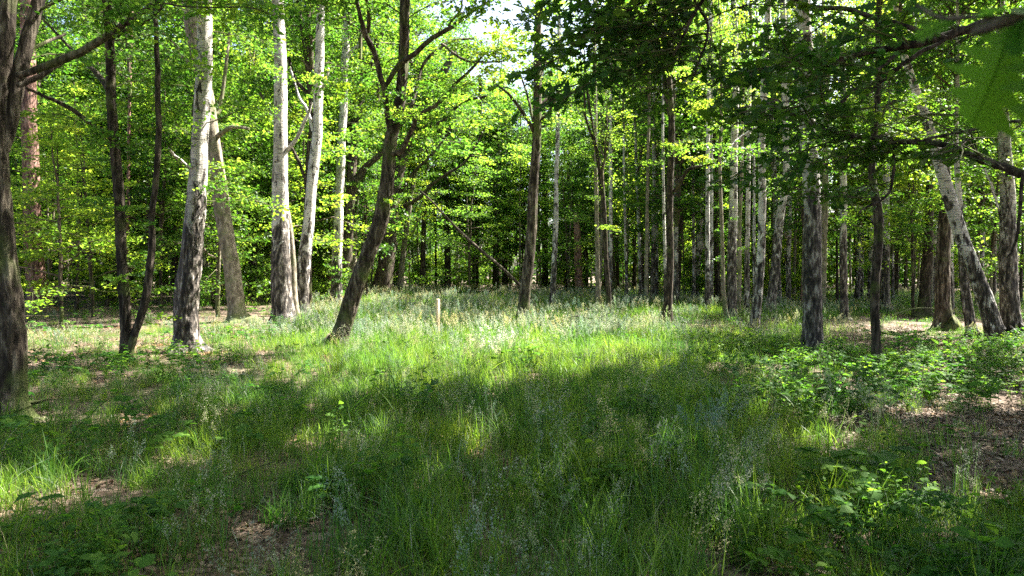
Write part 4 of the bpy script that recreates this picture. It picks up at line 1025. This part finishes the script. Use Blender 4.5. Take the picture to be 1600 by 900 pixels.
hs=np.interp(gpx_,[-200,250,420,560,1050,1250,1500],[.5,.55,.75,1,1,.8,.6])
hs=np.where(gpy_>640,np.maximum(hs,.8),hs)*.88
S=S*hs
scatter('grass','tall wispy meadow grass with pale seed heads covering the clearing',protos,P,orient(len(P),r),np.repeat(S[:,None],3,1),I,'grass')
print('grass points',len(P))
# herbs and brambles
protos=[herb(s,9,(.1,.32),.05,.15,10) for s in (1,2,3)]+[herb(s,6,(.15,.4),.085,.15,8) for s in (4,5)]+[bramble(s) for s in (6,7)]
p=np.concatenate([sample(2.8,7,9,herb_cover,11),sample(7,16,8,herb_cover,12),sample(16,30,3,herb_cover,13)]); n=len(p)
scatter('herb_undergrowth','low broad leaved herbs and brambles growing along the path and between the grass',protos,p,orient(n,r,.1),np.repeat(r.uniform(.6,1.25,n)[:,None],3,1),r.integers(0,7,n),'undergrowth')
# litter
protos=[litter(s) for s in (1,2,3)]
def lit_cover(X,Y):
    g_=grass_cover(X,Y); return np.clip(1.1-g_,.12,1)
p=np.concatenate([sample(2.6,8,11,lit_cover,21),sample(8,20,5,lit_cover,22)]); n=len(p)
scatter('leaf_litter','dry brown and grey fallen leaves and bits of twig on the forest floor',protos,p,orient(n,r,.03),np.repeat(r.uniform(.8,1.3,n)[:,None],3,1),r.integers(0,3,n),'leaf litter')

# single plants that stand out
def plant(name,me,px,py,sc,lab,cat,zr=0):
    Y=depth(py); X=(px-800)/F*Y; z=float(gz(X,Y)); o=link(name,me,None,(X,Y,z)); o.scale=(sc,)*3; o.rotation_euler=(0,0,random.uniform(0,6.28)); tag(o,lab,cat); return o
def sycamore(seed):
    r=np.random.default_rng(seed); g=Geo()
    tube(g,np.array([[0,0,-.03],[.01,0,.1],[0,.01,.2]]),[.004,.003,.002],5,3)
    for k in range(7):
        a=k*1.9+r.uniform(-.3,.3); d=np.array([math.cos(a),math.sin(a),.25]); p=np.array([0,0,.1+.015*k])
        tube(g,np.array([p,p+d*.06]),[.0015,.001],3,3,cap=False)
        for t,sz in ((-1.1,.07),(-.5,.09),(0,.11),(.5,.09),(1.1,.07)):
            e=np.array([math.cos(a+t),math.sin(a+t),.1]); leaves(g,[p+d*.06+e*sz*.42],sz,3,OVAL,1.0,.12,r,.1,D=[e*5])
    return g.mesh('sycamore_seedling',GM)
seed_dense=tuft_seed(201,16,(.5,.85),1.3,90,.007,40,.006,.16)
seed_bush=tuft_seed(202,20,(.35,.95),1.6,60,.011,50,.008,.26,5)
seed_soft=tuft_seed(203,18,(.4,.9),1.6,60,.010,50,.008,.34,2)
plant('seed_grass_clump',seed_bush,772,572,.8,'bright white sunlit clump of seeding grass in the middle of the clearing','grass clump')
plant('seed_grass_clump',seed_soft,800,574,.8,'loose pale seeding grass clump just right of the whitest clump','grass clump')
plant('seed_grass_clump',seed_soft,738,568,.7,'smaller bright seeding grass clump just left of the whitest clump','grass clump')
plant('seed_grass_clump',seed_dense,1372,735,.9,'seeding grass clump standing against the dark mulch path','grass clump')
plant('seed_grass_clump',seed_dense,330,690,.9,'pale seeding grass clump left of centre in front of the furrowed birch','grass clump')
plant('seed_grass_clump',seed_dense,1118,745,.8,'tall stiff seeding grass clump in the shade right of centre','grass clump')
for i,(px,py,sc,lab) in enumerate([(515,800,1.0,'left one of two star leaved seedlings close together in the lower shade'),
        (553,798,.9,'right one of two star leaved seedlings close together in the lower shade'),
        (955,770,1.2,'yellow green star leaved seedling caught by a sun fleck'),
        (215,850,1.1,'star leaved seedling beside the fallen stick at lower left'),
        (1295,800,1.5,'large leaved seedling in front of the sunlit grass at lower right'),
        (1375,795,1.6,'large leaved seedling at the foot of the sunlit white flowers'),
        (1490,700,.9,'low seedling alone on the dark mulch path')]):
    plant('seedling',sycamore(300+i),px,py,sc,lab,'seedling')
for i,(px,py,sc,lab) in enumerate([(1240,655,1.3,'bright broad leaved bush at the edge of the shaded grass at right'),(1215,640,1.0,'small leafy bush left of the brighter broad leaved bush')]):
    me=herb(400+i,20,(.2,.5),.085,.25,11); me.name='leafy_bush'; plant('leafy_bush',me,px,py,sc,lab,'bush')

# ------------------------------------------------------------------ far wood mass beyond the last single trees
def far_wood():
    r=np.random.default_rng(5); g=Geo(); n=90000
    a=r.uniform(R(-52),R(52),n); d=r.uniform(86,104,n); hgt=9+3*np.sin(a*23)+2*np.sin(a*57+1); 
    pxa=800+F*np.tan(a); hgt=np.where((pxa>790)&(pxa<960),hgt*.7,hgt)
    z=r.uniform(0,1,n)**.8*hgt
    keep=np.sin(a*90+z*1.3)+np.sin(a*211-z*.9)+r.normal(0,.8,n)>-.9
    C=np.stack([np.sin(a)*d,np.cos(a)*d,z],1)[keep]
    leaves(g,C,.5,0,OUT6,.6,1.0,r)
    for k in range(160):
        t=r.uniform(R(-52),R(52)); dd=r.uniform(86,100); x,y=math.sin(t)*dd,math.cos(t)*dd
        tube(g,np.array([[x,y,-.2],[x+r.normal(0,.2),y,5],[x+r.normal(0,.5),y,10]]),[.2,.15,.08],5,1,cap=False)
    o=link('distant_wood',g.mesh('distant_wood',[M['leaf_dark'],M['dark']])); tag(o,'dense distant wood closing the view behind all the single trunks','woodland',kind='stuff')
far_wood()

# ------------------------------------------------------------------ light
SUN_EL=ELEV; SUN_AZ=SAZ      # azimuth from +X towards +Y
sd=Vector((math.cos(SUN_EL)*math.cos(SUN_AZ),math.cos(SUN_EL)*math.sin(SUN_AZ),math.sin(SUN_EL)))
w=bpy.data.worlds.new('World'); scene.world=w; w.use_nodes=True
nt=w.node_tree; nt.nodes.clear()
sky=nt.nodes.new('ShaderNodeTexSky'); sky.sky_type='NISHITA'; sky.sun_disc=False; sky.sun_elevation=SUN_EL; sky.sun_rotation=math.atan2(sd.x,sd.y)
sky.air_density=.8; sky.dust_density=4.5; sky.ozone_density=1.0
bg=nt.nodes.new('ShaderNodeBackground'); bg.inputs[1].default_value=.066
out=nt.nodes.new('ShaderNodeOutputWorld'); nt.links.new(sky.outputs[0],bg.inputs[0]); nt.links.new(bg.outputs[0],out.inputs[0])
sl=bpy.data.lights.new('sun','SUN'); sl.energy=5.0; sl.angle=R(.55); sl.color=(1,.955,.88)
so=link('sun',sl); so.rotation_euler=(-sd).to_track_quat('-Z','Y').to_euler(); so.location=(20,0,30)

# ------------------------------------------------------------------ camera
cam=bpy.data.cameras.new('camera'); co=link('camera',cam); co.location=(0,0,CH); co.rotation_euler=(R(90),0,0)
cam.sensor_width=36; cam.lens=36*F/1600; cam.shift_y=-(450-HY)/1600; cam.clip_start=.05; cam.clip_end=1000
cam.dof.use_dof=True; cam.dof.focus_distance=9; cam.dof.aperture_fstop=4.5
scene.camera=co
scene.render.resolution_x=1024; scene.render.resolution_y=576
vs=scene.view_settings; vs.view_transform='Standard'; vs.look='None'; vs.exposure=3.2; vs.gamma=1
scene.render.engine='CYCLES'
cy=scene.cycles; cy.max_bounces=6; cy.diffuse_bounces=3; cy.glossy_bounces=2; cy.transmission_bounces=4; cy.transparent_max_bounces=4
cy.sample_clamp_indirect=4; cy.use_denoising=False
